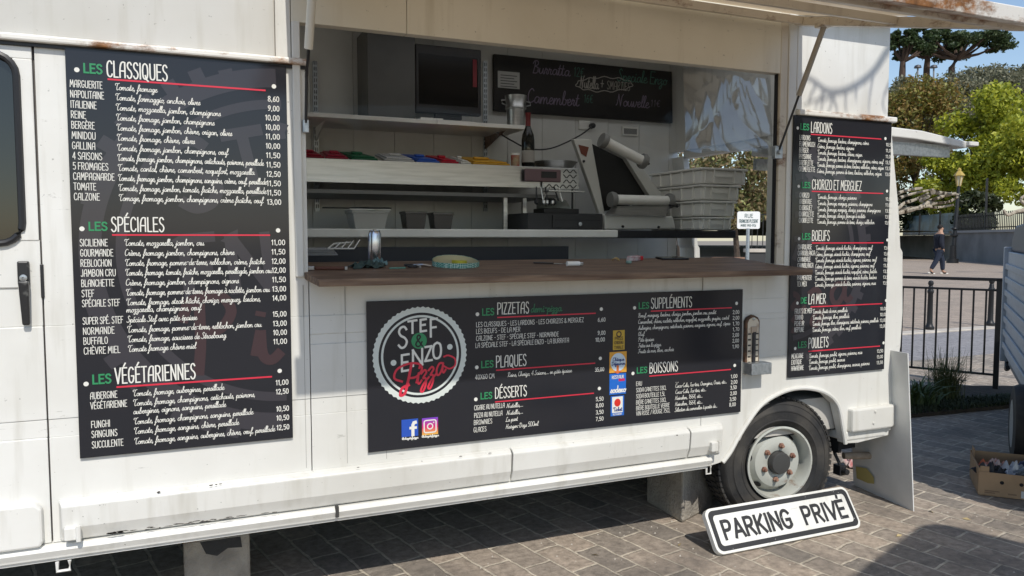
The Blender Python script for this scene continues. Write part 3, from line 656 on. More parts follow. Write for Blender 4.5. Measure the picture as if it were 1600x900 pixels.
def zrow(bk, pa, pb, n): a, b = bk.P(*pa).z, bk.P(*pb).z; return [a+(b-a)*i/(n-1) for i in range(n)]

def watermark(bk, cx, cz, R, clip):
    """huge pale print of the round emblem behind the text, cut off at the board's edge"""
    t = Text(-.0124)
    x0, x1, z0, z1 = clip
    def put(t, pts, w):
        seg = []
        for p in pts:
            if x0+w/2 < p[0] < x1-w/2 and z0+w/2 < p[1] < z1-w/2: seg.append(p)
            else:
                if len(seg) > 1: t.ribbon(seg, w, False)
                seg = []
        if len(seg) > 1: t.ribbon(seg, w, False)
    N = 240
    for r, w_ in ((R*.94, R*.10), (R*.80, R*.05)):
        put(t, [(cx+r*math.cos(2*math.pi*k/N), cz+r*math.sin(2*math.pi*k/N)) for k in range(N+1)], w_)
    for k in range(44):
        a = 2*math.pi*k/44; put(t, [(cx+R*(.985+.02*i)*math.cos(a), cz+R*(.985+.02*i)*math.sin(a)) for i in range(4)], R*.07)
    def big(tt, txt, x, z, h, sx, w, font, rot=0):
        q = Text(0); adv = 0
        for ch in txt:
            ad, st = font[ch]
            for sm, pts in st:
                pp = spl(pts, 8) if sm else [tuple(Vector(a_).lerp(Vector(b_), i/10)) for a_, b_ in zip(pts, pts[1:]) for i in range(11)]
                pr = []
                for px, pz in pp:
                    u, v = (adv+px)*sx, pz*h; pr.append((x+u*math.cos(rot)-v*math.sin(rot), z+u*math.sin(rot)+v*math.cos(rot)))
                put(tt, pr, w)
            adv += ad+.12
    big(t, 'STEF', cx-R*.52, cz+R*.22, R*.34, R*.42, R*.06, CAPS, .22)
    big(t, 'ENZO', cx-R*.5, cz-R*.25, R*.32, R*.36, R*.055, CAPS, .1)
    t.build('faint_emblem', FAINT, bk.o)
    r = Text(-.0127); big(r, 'Pizza', cx-R*.5, cz-R*.66, R*.42, R*.5, R*.055, SCR, .15); r.build('faint_lettering', FAINTR, bk.o)

# ---- left board
L = BoardKit([(104,74),(448,103),(457,684),(122,717)], 'large dark menu board headed LES CLASSIQUES beside the cab door')
watermark(L, L.x1-.02, L.P(300,395).z, .66, (L.x0, L.x1, L.z0, L.z1))
L.heading('LES', (131,160), 'CLASSIQUES', (167,262), 119.5, 24.5, ((168,124),(415,141)), [(120,109),(428,135)], 115)
L.heading('LES', (139,168), 'SPÉCIALES', (174,257), 361.5, 22, ((175,366.5),(422,368)), [(128,357.5),(434.5,360)], 361.5)
L.heading('LES', (145,174), 'VÉGÉTARIENNES', (180,306), 599.5, 24, ((182,605.5),(425,588)), [(134.5,600),(437,579.5)], 601.5)
z1 = zrow(L, (117,136), (123,312.5), 12)
n1 = [('MARGUERITE',169),('NAPOLITAINE',171),('ITALIENNE',159),('REINE',142),('BERGÈRE',155),('MINIDOU',156),('GALLINA',155),('4 SAISONS',165),('5 FROMAGES',174),('CAMPAGNARDE',183),('TOMATE',154),('CALZONE',159)]
s1 = [('Tomate, fromage',252),('Tomate, formaggio, anchois, olives',318),('Tomate, mozzarella, jambon, champignons',349),('Tomate, fromage, jambon, champignons',339),('Tomate, fromage, jambon, chèvre, origan, olives',366),('Tomate, fromage, chèvre, olives',308),('Tomate, fromage, jambon, champignons, oeuf',359),('Tomate, fromage, jambon, champignons, artichauts, poivrons, persillade',414),('Tomate, cantal, chèvre, camenbert, roquefort, mozzarella',399),('Tomate, fromage, jambon, champignons, sanguins, crème, oeuf, persillade',418),('Tomate, fromage, jambon, tomate, fraîche, mozzarella, persillade',417),('Tomage, fromage, jambon, champignons, crème fraîche, oeuf',412)]
p1 = ['8,60','9,00','10,00','10,00','11,00','10,00','11,50','11,50','12,50','11,50','11,50','13,00']
rowset(L, n1, 119, [(t, e, i, 0) for i, (t, e) in enumerate(s1)], 188, [(t, i, -.004) for i, t in enumerate(p1)], (419,441), z1, .0225, .0225, .0175)
ys = [384.5,400.5,416.5,432,448,464,479.5,507,523,538.5,554]
z2 = [L.P(128, y).z for y in ys]
n2 = [('SICILIENNE',169),('GOURMANDE',177),('REBLOCHON',174),('JAMBON CRU',180),('BLANCHETTE',177),('STEF',145),('SPÉCIALE STEF',185),('SUPER SPÉ. STEF',189),('NORMANDE',175),('BUFFALO',164),('CHÈVRE MIEL',183)]
s2 = [('Tomate, mozzarella, jambon, cru',318),('Crème, fromage, jambon, champignons, chèvre',365),('Tomate, fromage, pomme-de-terre, reblochon, crème, fraîche',412),('Tomate, fromage, tomate, fraîche, mozzarella, persillagde, jambon cru',423),('Crème, fromage, jambon, champignons, oignons',371),('Tomate, fromage, pomme-de-terre, fromage à raclette, jambon cru',419),('Tomate, fromage, steak hâché, chorizo, merguez, lardons,',405),('Spéciale Stef avec pâte épaisse',304),('Tomate, fromage, pomme-de-terre, reblochon, jambon cru',405),('Tomate, fromage, saucisses de Strasbourg',349),('Tomate fromage chèvre miel',301)]
ss2 = [(t, e, i, .001) for i, (t, e) in enumerate(s2)]+[('mozzarella, champignons, oeuf',311,6,-.0235)]
p2 = ['11,00','11,50','12,00','12,00','11,50','13,00','14,00','15,00','13,00','10,00','11,00']
rowset(L, n2, 125.5, ss2, 194.5, [(t, i, .002) for i, t in enumerate(p2)], (424.5,446), z2, .0225, .0225, .0175)
ys = [624.5,640,669.5,685,701.5]
z3 = [L.P(133, y).z for y in ys]
n3 = [('AUBERGINE',176),('VÉGÉTARIENNE',191),('FUNGHI',163),('SANGUINS',174),('SUCCULENTE',183)]
s3 = [('Tomate, fromage, aubergines, persillade',344,0,0),('Tomate, fromage, champignons, artichauts, poivrons,',393,1,0),('aubergines, oignons, sanguins, persillade',346,1,-.0285),('Tomate, fromage, champignons, sanguins, persillade',389,2,0),('Tomate, fromage, sanguins, chèvre, persillade',366,3,0),('Tomate, fromage, sanguins, aubergines, chèvre, oeuf, persillade',423,4,0)]
rowset(L, n3, 133, s3, 200, [(t, i, .003) for i, t in enumerate(['11,00','12,50','10,50','10,50','12,50'])], (427,447), z3, .0225, .0225, .0175)

# ---- middle board
M_ = BoardKit([(575,471),(1160,452),(1158,645),(573,706)], 'long low dark menu board with a round pizza emblem under the counter')
YT = -.0135
def mh(*a, **k): M_.heading(*a, **k)
mh('LES', (753.5,772), 'PIZZETAS', (777,826.5), 491, 17.5, ((777,496),(931,489.5)), [(746,491),(939.5,483)], 494, w=.085)
mh('LES', (752,771), 'PLAQUES', (775,822.5), 574, 17.5, ((775,579),(930,567)), [(745,574),(938,560)], 576, w=.085)
mh('LES', (751,769), 'DÉSSERTS', (773.5,823), 622.5, 16.5, ((773.5,628.5),(928,614)), [(743.5,624),(936.5,607)], 625, w=.085)
mh('LES', (998,1014), 'SUPPLÉMENTS', (1017,1081), 482, 16, ((1017,486.5),(1143.5,480.5)), [(991.5,481),(1151,474)], 483.5, w=.085)
mh('LES', (995,1011), 'BOISSONS', (1014.7,1059), 583, 15.5, ((1014.7,588),(1142,577)), [(989,583.5),(1148,571)], 584.5, w=.085)
t = Text(YT); p = M_.P(829,488); t.line('demi-pizza', p.x, M_.P(876,488).x, p.z, .034, .13, SCR, .1); t.build('script_note', mat('dark_green_print', (.02,.13,.06), .4), M_.o)
for tx, a, b, y in [('LES CLASSIQUES - LES LARDONS - LES CHORIZOS & MERGUEZ',744,912,511),('LES BŒUFS - DE LA MER',744,813,521.5),('CALZONE - STEF - SPÉCIALE STEF - NORMANDE',744,873,532.5),('LA SPÉCIALE STEF - LA SPÉCIALE ENZO - LA BURRATA',743,889,543.5),('40X60 CM',742.5,772.5,593),
                    ('CIGARE AU NUTELLA',741,788.5,641),('PIZZA AU NUTELLA',741,785,653),('BROWNIES',740.5,769,664),('GLACES',740,760,675.5)]:
    p = M_.P(a, y); t = Text(YT); t.line(tx, p.x, M_.P(b, y).x, p.z, .019, .095); t.build('dish_name', INK, M_.o)
for tx, b, y in [('EAU',1003,603),('SODA CANETTES 33CL',1041,613),('SODA BOUTEILLE 1,5L',1039,622.5),('BIÈRE CANETTES 33CL',1041,632),('BIÈRE BOUTEILLE VERRE',1046,641),('VIN ROSÉ / ROUGE 75CL',1047,649.5)]:
    p = M_.P(994, y); t = Text(YT); t.line(tx, p.x, M_.P(b, y).x, p.z, .0185, .095); t.build('dish_name', INK, M_.o)
for tx, a, b, y in [('Reine, Chorizo, 4 Saisons,... en pâte épaisse',793,892.5,589),('Nutella,...',791,816.5,637.5),('Nutella,...',791,816.5,648.5),('La part',790,808,659),('Haägen-Dazs 500ml',790,840,670),
    ('Bœuf, merguez, lardons, chorizo, jambon, jambon cru, poulet',997,1118,496),('Camembert, chèvre, raclette, reblochon, roquefort, mozzarella, gruyère, cantal',997,1138,506),('Aubergine, champignons, artichauts, poivrons, sanguins, oignons, oeuf, câpres',997,1140,515.5),('Œuf',997,1006,525),('Pâte épaisse',997,1021,534),('Frites sur la pizza',997,1032,543),('Fruits de mer, thon, anchois',997,1052,552),
    ('...',1055,1060,598),('Coca-Cola, Ice-tea, Orangina, Oasis, etc...',1055,1135,606),('Coca-Cola, Ice-tea, etc...',1055,1103,615.5),('Heineken, 1664, etc...',1054.5,1097,625),('Heineken, 1664, etc...',1054.5,1097,634.5),('Sélection du sommelier à partir de...',1054,1120,643.5)]:
    tx = tx.replace('œ', 'oe'); p = M_.P(a, y); t = Text(YT); t.line(tx, p.x, M_.P(b, y).x, p.z, .019, .09, SCR, .14); t.build('ingredients_line', INK, M_.o)
for tx, b, y in [('6,60',946,502),('9,00',946,522.5),('10,00',945,533),('35,00',944,579.5),('5,50',943,625.5),('8,00',943,635.5),('3,50',943,646),('7,50',943,656.5)]:
    p = M_.P(b, y); t = Text(YT); t.line(tx, M_.P(b-(12 if len(tx)==4 else 14.5), y).x, p.x, p.z, .016, .15); t.build('price', INK, M_.o)
for tx, b, y in [('2,00',1155,490),('2,00',1155,499),('1,70',1155,508),('1,70',1155,516.7),('2,00',1154.5,525.7),('2,00',1154.5,534.5),('1,90',1154.5,543.5),('1,00',1152,590),('2,00',1152,599),('3,50',1151,607.5),('2,00',1151,616.5),('3,50',1150,625.5),('8,00',1149.5,634)]:
    p = M_.P(b, y); t = Text(YT); t.line(tx, M_.P(b-10, y).x, p.x, p.z, .016, .15); t.build('price', INK, M_.o)
# emblem: toothed ring, thin ring, lettering
c = M_.P(657.5, 555); RL = M_.P(657.5, 479.5).z-c.z
em = Text(-.0126); em.ring(c.x, c.z, RL*.882, RL*.985, 112, gear=RL*.025); em.ring(c.x, c.z, RL*.785, RL*.83, 72, dy=.0001)
for px, py in ((615,567),(703,542)): p = M_.P(px, py); em.disc(p.x, p.z, .0115, dy=.0002)
emo = em.build('emblem', INKW, M_.o)
def arc(x, z): # bend the first word over the middle
    u = (x-c.x)/RL; return (x, z+RL*(-.42*u*u)+.22*RL*u)
t = Text(-.0129)
for ch, x0_, x1_, z_, h_ in [('S',-.48,-.27,.17,.42),('T',-.265,-.07,.46,.25),('E',-.015,.13,.49,.24),('F',.20,.36,.37,.36),('E',-.42,-.24,-.31,.33),('N',-.19,.07,-.22,.33),('Z',.08,.25,-.13,.29),('O',.25,.46,-.10,.33)]:
    t.line(ch, c.x+RL*x0_, c.x+RL*x1_, c.z+RL*z_, RL*h_, .046/h_, fn=lambda x, z: (x, z+.10*(x-c.x-RL*x0_)))
t.build('emblem_lettering', INK, emo)
t = Text(-.0127); p = M_.P(655,532.5); t.disc(p.x, p.z, RL*.165, 28); t.build('emblem_disc', GREEN, emo)
t = Text(-.0131); t.line('&', p.x-RL*.085, p.x+RL*.09, p.z-RL*.115, RL*.23, .14); t.build('emblem_ampersand', BOARD, emo)
t = Text(-.0134); t.line('izza', c.x-RL*.10, c.x+RL*.46, c.z-RL*.58, RL*.54, .078, SCR, .08, fn=lambda x, z: (x, z+.36*(x-c.x)))
def rp_(pts): return [(c.x+RL*a/100, c.z+RL*b/100) for a, b in spl(pts, 8)]
t.ribbon(rp_([(-20,-18),(-27,-50),(-34,-76),(-44,-80),(-40,-66),(-26,-60)]), RL*.058)
t.ribbon(rp_([(-40,-52),(-56,-44),(-50,-26),(-26,-16),(-4,-18),(2,-30),(-10,-44),(-26,-46)]), RL*.046)
t.ribbon(rp_([(50,-26),(62,-32),(74,-26),(74,-12),(60,-4),(50,-6)]), RL*.036); t.build('emblem_script', RED, emo)
# social signs
def sq(name, px, py, hw, hh, m):
    p = M_.P(px, py); t = Text(-.0132); t.rect(p.x-hw, p.x+hw, p.z-hh, p.z+hh); return t.build(name, m, M_.o), p
o, p = sq('social_sign', 640.5, 668.5, .0335, .0345, mat('blue_print', (.02,.08,.42), .4))
t = Text(-.0138)
t.ribbon([(p.x+.012,p.z-.0345),(p.x+.012,p.z+.01),(p.x+.016,p.z+.019),(p.x+.028,p.z+.021)], .0125, False); t.ribbon([(p.x-.002,p.z-.001),(p.x+.028,p.z-.001)], .0105, False); t.build('social_letter', INK, o)
mg = bpy.data.materials.new('rainbow_print'); mg.use_nodes = True; n_ = mg.node_tree.nodes
tcn = n_.new('ShaderNodeTexCoord'); sx = n_.new('ShaderNodeSeparateXYZ'); mg.node_tree.links.new(tcn.outputs['Generated'], sx.inputs[0]); cr = n_.new('ShaderNodeValToRGB')
e = cr.color_ramp.elements; e[0].position = 0; e[0].color = (.75,.42,.06,1); e[1].position = 1; e[1].color = (.16,.05,.5,1); q = e.new(.45); q.color = (.62,.02,.13,1)
mg.node_tree.links.new(sx.outputs['Z'], cr.inputs[0]); mg.node_tree.links.new(cr.outputs[0], n_['Principled BSDF'].inputs['Base Color'])
o, p = sq('social_sign', 672, 666, .033, .0345, mg)
t = Text(-.0138); rr = [(p.x+sx_*.0165+.008*math.cos(math.radians(a+22.5*k)), p.z+sz_*.0165+.008*math.sin(math.radians(a+22.5*k))) for sx_, sz_, a in ((1,1,0),(-1,1,90),(-1,-1,180),(1,-1,270)) for k in range(5)]
t.ribbon(rr+rr[:2], .0048, False); t.ring(p.x, p.z, .0085, .0132, 24, dy=.0004); t.disc(p.x+.0145, p.z+.0145, .0028, dy=.0006); t.build('social_glyph', INK, o)
t = Text(YT)
for a, b, y in ((628,653,687.5),(659,685,684)): q = M_.P(a, y); t.line('@chezstefpizza', q.x, M_.P(b, y).x, q.z, .010, .2, SCR)
t.build('social_caption', INK, M_.o)
# payment stickers
def stick(px0, px1, py0, py1, m, lines, extra=None):
    a, b = M_.P(px0, py0), M_.P(px1, py1); t = Text(-.0128); t.rect(a.x, b.x, b.z, a.z); o = t.build('sticker', m, M_.o)
    if extra: extra(o, a, b)
    for tx, u0, u1, v, h, m2, f in lines:
        t = Text(-.0138); W_, H_ = b.x-a.x, a.z-b.z; t.line(tx, a.x+W_*u0, a.x+W_*u1, b.z+H_*v, H_*h, .16, f); t.build('sticker_lettering', m2, o)
NAVY = mat('navy_print', (.02,.04,.18), .5); BRN = mat('brown_print', (.07,.04,.02), .5)
stick(958,976,516.5,546, mat('ochre_print', (.50,.33,.04), .4), [('PASS',.15,.85,.5,.16,BRN,CAPS),('CADEAU',.12,.88,.3,.14,BRN,CAPS),('TABLE',.1,.9,.06,.14,BRN,CAPS)],
      lambda o,a,b: Text(-.0134).__class__ and [t:=Text(-.0134), t.ring((a.x+b.x)/2, b.z+(a.z-b.z)*.8, .008, .014, 20), t.build('sticker_mark', BRN, o)])
def ex2(o, a, b):
    t = Text(-.0132); cx, cz = (a.x+b.x)/2, (a.z+b.z)/2; t.disc(cx, cz, (a.z-b.z)*.44, 28, rx=(b.x-a.x)*.44); t.build('sticker_mark', mat('pale_blue_print', (.55,.66,.74), .4), o)
    t = Text(-.0136); t.rect(cx-.008, cx+.004, cz-.05, cz-.014); t.rect(cx-.018, cx+.016, cz-.046, cz-.038, .0003); t.build('sticker_mark', mat('orange_print', (.65,.16,.03), .4), o)
stick(952.5,979,550.5,581, mat('amber_print', (.68,.33,.04), .4), [('Chèque',.18,.82,.56,.17,NAVY,SCR),('Déjeuner',.12,.88,.36,.17,NAVY,SCR)], ex2)
def ex3(o, a, b):
    t = Text(-.0132); t.rect(a.x+(b.x-a.x)*.55, b.x-.006, b.z+(a.z-b.z)*.62, b.z+(a.z-b.z)*.74); t.build('sticker_mark', mat('crimson_print', (.5,.02,.1), .4), o)
stick(952.5,978,584.5,615, mat('bright_blue_print', (.015,.13,.52), .35), [('RESTAUR',.14,.86,.76,.14,INK,CAPS),('sodexo',.06,.94,.1,.32,INK,SCR)], ex3)
def ex4(o, a, b):
    W_, H_ = b.x-a.x, a.z-b.z; t = Text(-.0132); t.rect(a.x+W_*.1, b.x-W_*.1, b.z+H_*.16, a.z-H_*.04); t.build('sticker_mark', INK, o)
    t = Text(-.0135); t.disc((a.x+b.x)/2, b.z+H_*.66, H_*.2, 22, rx=W_*.24); t.build('sticker_mark', mat('ball_red_print', (.6,.03,.02), .35), o)
stick(954.5,975,619.5,648.5, mat('bright_blue_print', (.015,.13,.52), .35), [('Ticket',.2,.82,.24,.2,NAVY,SCR),('RESTAURANT',.16,.84,.04,.08,INK,CAPS)], ex4)

# ---- right board
R_ = BoardKit([(1240,178),(1390,193),(1385,577),(1232,590)], 'tall narrow dark menu board headed LES LARDONS above the rear wheel')
watermark(R_, R_.x0-.02, R_.P(1300,395).z, .52, (R_.x0, R_.x1, R_.z0, R_.z1))
def rh(*a, **k): R_.heading(*a, **k)
rh('LES', (1250.6,1264), 'LARDONS', (1267,1300), 206.5, 16, ((1267,209),(1377,218)), [(1246.5,200),(1383.5,216.5)], 203.5, w=.085)
rh('LES', (1252.5,1266), 'CHORIZO ET MERGUEZ', (1268.5,1346), 295.5, 15, ((1268.5,298.3),(1380,303)), [(1248,291),(1386,298.5)], 294.4, w=.085)
rh('LES', (1253,1266), 'BOEUFS', (1268.5,1296), 375.8, 15.5, ((1268.5,379),(1380.4,380)), [(1248.6,373),(1386.5,375)], 375, w=.085)
rh('DE', (1251,1260), 'LA MER', (1263,1290), 475, 15, ((1266.5,479),(1378.4,475)), [(1246,473.6),(1384.5,469.5)], 475, w=.085)
rh('LES', (1247,1260), 'POULETS', (1263,1294), 544, 15.5, ((1263,548.7),(1375,541)), [(1242.5,544.5),(1380.6,535.7)], 544.5, w=.085)
def rset(names, n0, scr, s0, pr, prx, ya, yb):
    n = len(names); zs = zrow(R_, (n0, ya), (n0, yb), n)
    rowset(R_, names, n0, [(t, e, i, -.004) for i, (t, e) in enumerate(scr)], s0, [(t, i, -.004) for i, t in enumerate(pr)], prx, zs, .0225, .0225, .0155, .092, .085)
rset([('LARDONS',1261.6),('FLAMENKUCH',1269),('BERGER',1259),('PAYSANNE',1264),('TARTIFLETTE',1267),('CRÈMEFLETTE',1270)], 1245,
     [('Tomate, fromage, lardons, champignons, crème',1351.5),('Crème, fromage, lardons, oignons',1329),('Tomate, fromage, lardons, chèvre, origan',1342),('Tomate, fromage, lardons, champignons, oignons, crème, oeuf',1375),('Tomate, fromage, pomme de terre, lardons, reblochon, crème, origan',1376),('Crème, fromage, pomme de terre, lardons, reblochon, origan',1373)], 1273,
     ['10,50','11,00','11,00','13,50','13,50','13,00'], (1379,1389), 218, 267.3)
rset([('CHORIZO',1262),('ORIENTALE',1266),('CHORIGUEZ',1267),('CHORICLETTE',1270),('CHORIFLETTE',1269)], 1247,
     [('Tomate, fromage, chorizo, poivrons',1335),('Tomate, fromage, merguez, poivrons, champignons',1360),('Tomate, fromage, merguez, chorizo, poivrons, champignons',1373),('Tomate, fromage, chorizo, fromage à raclette',1349.5),('Tomate, fromage, pomme de terre, chorizo, reblochon',1364)], 1275,
     ['10,50','11,00','13,50','13,50','13,50'], (1381,1391), 308.3, 347.7)
rset([('CHAROLAISE',1268),('CARROBLANCA',1273),('CANNIBALE',1266.5),('CANNIBLANCA',1271),('BLEU',1256),('PARMENTIER',1269),('TEX MEX',1261.6)], 1246.5,
     [('Tomate, fromage, viande hachée, champignons, oeuf',1362),('Crème, fromage, viande hachée, champignons, oeuf',1359),('Tomate, fromage, viande hachée, oignons, poivrons, oeuf',1369),('Crème, fromage, viande hachée, oignons, poivrons, oeuf',1366),('Tomate, fromage, viande hachée, roquefort, crème, fraîche',1370),('Tomate, fromage, pomme de terre, viande hachée, lardons',1370),('Tomate, fromage, viande hachée, poivrons, oignons, maïs',1369)], 1274,
     ['13,00','13,00','13,50','13,50','13,50','13,50','13,50'], (1381,1391), 389.5, 447.5)
rset([('FRUITS DE MER',1271),('TONINO',1257),('PÊCHEUR',1259),('NEPTUNE',1259)], 1244,
     [('Tomate, fruits de mer, persillade',1326),('Tomate, fromage, thon, persillade',1329),('Tomate, fromage, thon, champignons, artichauts, poivrons, persillade',1375),('Tomate, fromage, crème, thon, oeuf, persillade',1348)], 1272,
     ['10,00','10,00','13,00','13,00'], (1378,1388), 490, 518.8)
rset([('MEXICAINE',1259),('EXOTIQUE',1256.7),('HAWAIENNE',1260)], 1240.5,
     [('Tomate, fromage, poulet, oignons, poivrons, maïs',1351),('Tomate, fromage, poulet, ananas',1324),('Tomate, fromage, poulet, champignons, ananas, poivrons',1363)], 1268,
     ['13,50','13,00','13,50'], (1375,1384.5), 560, 579)

# ================================================================== INSIDE THE VAN
YS = 1.62     # things on or just before the back wall
def bx(px0, py0, px1, py1, y, d, m, name, parent=None, bevel=.003):
    a, b = aty(px0, py0, y), aty(px1, py1, y); c0 = aty(px0, py1, y); c1 = aty(px1, py0, y)
    return B(min(a.x,c0.x), max(b.x,c1.x), y, y+d, (b.z+c0.z)/2, (a.z+c1.z)/2).build(name, m, parent, bevel=bevel)
# fitted shelves are parts of the van
zs = aty(700, 193, 1.45).z
sh0, sh1 = aty(470,190,1.42), aty(822,195,1.42)
B(sh0.x-.3, sh1.x, 1.42, YB-.002, zs-.012, zs+.012).build('wall_shelf', POLY, T, bevel=.003)
for px in (495, 760): 
    x = aty(px, 230, 1.82).x; k = MB().box(x-.014, x+.014, 1.835, 1.849, aty(px,330,1.82).z, aty(px,95,1.82).z); o = k.build('shelf_rail', GALV, T)
    sl = MB()
    z = aty(px,325,1.82).z
    while z < aty(px,100,1.82).z: sl.box(x-.008, x-.003, 1.8335, 1.836, z, z+.022); sl.box(x+.003, x+.008, 1.8335, 1.836, z, z+.022); z += .034
    sl.build('rail_slots', BLACK, o)
    MB().prism([(1.834, zs-.014), (1.5, zs-.014), (1.834, zs-.09)], 'x', x-.004, x+.004).build('shelf_bracket', WOOD if px == 760 else POLY, T)
ht = aty(470,246,1.12).z; hb_ = aty(470,283,1.12).z
hz0 = aty(800,293,1.12).z; hz1 = aty(800,259,1.12).z
hx = aty(905,290,1.12).x
B(.2, hx, 1.12, 1.128, hz0, hz1).build('steel_shelf', STEEL, T, bevel=.002)
B(.2, hx, 1.129, YB-.002, hz1-.012, hz1).build('steel_shelf', STEEL, T)
B(.2, hx-.1, 1.2, YB-.01, hz0-.05, hz0-.03).build('shelf_underside', mat('grey_metal', (.2,.2,.2), .5, .4), T)
# low work counter with its white edge, black at the right end
wz1, wz0 = aty(700,358,1.0).z, aty(700,371,1.0).z
wx1, wx2 = aty(966,362,1.0).x, aty(1150,368,1.0).x
B(.2, wx1, 1.0, YB-.002, wz0, wz1).build('work_counter', POLY, T, bevel=.006)
B(wx1+.002, min(wx2, XE-.09), 1.0, YB-.1, wz0-.004, wz1-.002).build('work_counter', mat('black_counter', (.022,.022,.026), .35), T, bevel=.004)
B(.2, wx1-.3, 1.05, 1.08, .6, wz0-.05).build('counter_front', mat('navy_panel', (.02,.022,.03), .5), T)
for px in (790, 820): x = aty(px, 330, 1.25).x; B(x-.012, x+.012, 1.25, 1.274, wz1, hz0-.03).build('shelf_leg', STEEL, T)
# black cable loop on the wall
MB().tube([aty(*p, 1.6) for p in spl([(775,205),(800,220),(826,232),(860,232),(900,215),(922,200),(924,195)], 6)], .005, 6).build('cable', BLACK, T, smooth=True)
ob = bx(905,188,922,202,1.83,.02, POLY, 'wall_socket', T); MB().lathe([(.02,0),(.018,.03),(0,.032)], aty(924,197,1.82), (0,-1,0), 12).build('plug', BLACK, ob, smooth=True)
vent = bx(973,198,997,212,1.83,.012, POLY, 'air_vent', T)
vs = MB(); a, b = aty(975,200,1.829), aty(995,210,1.829)
for i in range(5): z = b.z+(a.z-b.z)*(i+.5)/5; vs.box(a.x, b.x, 1.826, 1.83, z-.004, z+.002)
vs.build('vent_slats', mat('vent_grey', (.25,.25,.24), .6), vent)
bx(575,45,648,186,1.55,.28, mat('dark_grey_panel', (.10,.10,.095), .4, col2=(.075,.075,.07), nscale=4), 'dark_panel', T)  # dark grey panel left of the television

def top(name, label, cat, loc, group=None): return thing(name, label, cat, loc, group)
# television
tv = top('television', 'black flat television standing on the wall shelf inside the van', 'television', aty(700,180,1.6))
o = bx(650,73,752,178,1.58,.05, BLACK, 'casing', tv, .006); a, b = aty(654,80,1.578), aty(747,168,1.578)
B(a.x, b.x, 1.577, 1.5795, b.z, a.z-.01).build('screen', mat('dark_screen', (.004,.004,.005), .15, spec=.2), tv)
bx(739,93,745,136,1.572,.003, mat('red_tag', (.20,.01,.02), .6), 'red_sticker', tv, 0)
bx(680,178,722,186,1.6,.03, BLACK, 'stand', tv)
# chalkboard with chalk writing
cb = top('chalkboard', 'long black chalkboard with handwritten specials on the back wall', 'chalkboard', aty(910,190,1.8))
ca = [aty(*p, 1.80) for p in ((772,84),(1050,112),(1051,193),(772,172))]
k = MB().prism([(ca[3].x, (ca[3].z+ca[2].z)/2), (ca[2].x, (ca[3].z+ca[2].z)/2), (ca[1].x, (ca[0].z+ca[1].z)/2), (ca[0].x, (ca[0].z+ca[1].z)/2)], 'y', 1.80, 1.83).build('slate', mat('slate', (.006,.006,.007), .7), cb, bevel=.003)
def chalk(tx, px0, px1, py, h, m, f=SCR):
    t = Text(1.7985); a, b = aty(px0,py,1.8), aty(px1,py,1.8); t.line(tx, a.x, b.x, a.z, h, .07, f, .1); t.build('chalk_lettering', m, cb)
LIL = mat('lilac_chalk', (.20,.16,.23), .9); GRN = mat('green_chalk', (.06,.17,.13), .9); WCH = mat('white_chalk', (.36,.34,.31), .9)
chalk('Burratta', 831, 888, 114, .085, LIL); chalk('12€', 896, 912, 119, .06, GRN, CAPS); chalk('Speciale Enzo', 964, 1040, 126, .085, GRN)
chalk('Nutella + ', 905, 945, 137, .085, WCH); chalk('SMARTIES', 948, 984, 139, .055, WCH, CAPS); chalk('Camembert', 823, 902, 160, .095, LIL); chalk('16€', 912, 926, 160, .055, GRN, CAPS); chalk('Nouvelle', 962, 1012, 165, .085, LIL); chalk('11€', 1016, 1031, 166, .045, LIL, CAPS)
t = Text(1.7985); cpts = []
for i in range(61):
    a_ = 2*math.pi*i/60; q = aty(944+44*math.cos(a_)*(1+.03*math.sin(9*a_)), 132+11*math.sin(a_)*(1+.14*math.sin(11*a_)), 1.8); cpts.append((q.x, q.z))
t.ribbon(cpts, .006); t.build('chalk_cloud', WCH, cb)
nb = bx(778,112,812,138,1.795,.003, mat('paper', (.5,.5,.48), .8), 'paper_note', cb, .001)
t = Text(1.794)
for i in range(5): a, b = aty(782,117+i*4.3,1.794), aty(808,117+i*4.3,1.794); t.rect(a.x, b.x-.02*(i % 2), a.z-.003, a.z+.003)
t.build('note_writing', mat('grey_ink', (.12,.12,.12), .8), nb)
# steel bucket at the end of the shelf
c = aty(806,189,1.5); c.z = zs+.012; hB = aty(806,150,1.5).z-c.z
bk = top('steel_bucket', 'ribbed steel ice bucket on the right end of the wall shelf', 'bucket', c)
MB().lathe([(.052,0),(.056,.02),(.058,hB*.55),(.064,hB*.58),(.064,hB*.66),(.06,hB*.7),(.068,hB),(.064,hB),(.05,.02)], c, seg=28).build('pail', STEEL, bk, smooth=True)
for sx in (-1,1): MB().tube([(c.x+sx*.064,c.y,c.z+hB*.85),(c.x+sx*.095,c.y,c.z+hB*.83),(c.x+sx*.095,c.y-.01,c.z+hB*.72),(c.x+sx*.062,c.y,c.z+hB*.68)], .004, 6).build('handle', STEEL, bk)
# flat light panel lying at the front of the shelf
a, b = aty(598,186,1.42), aty(690,196,1.42)
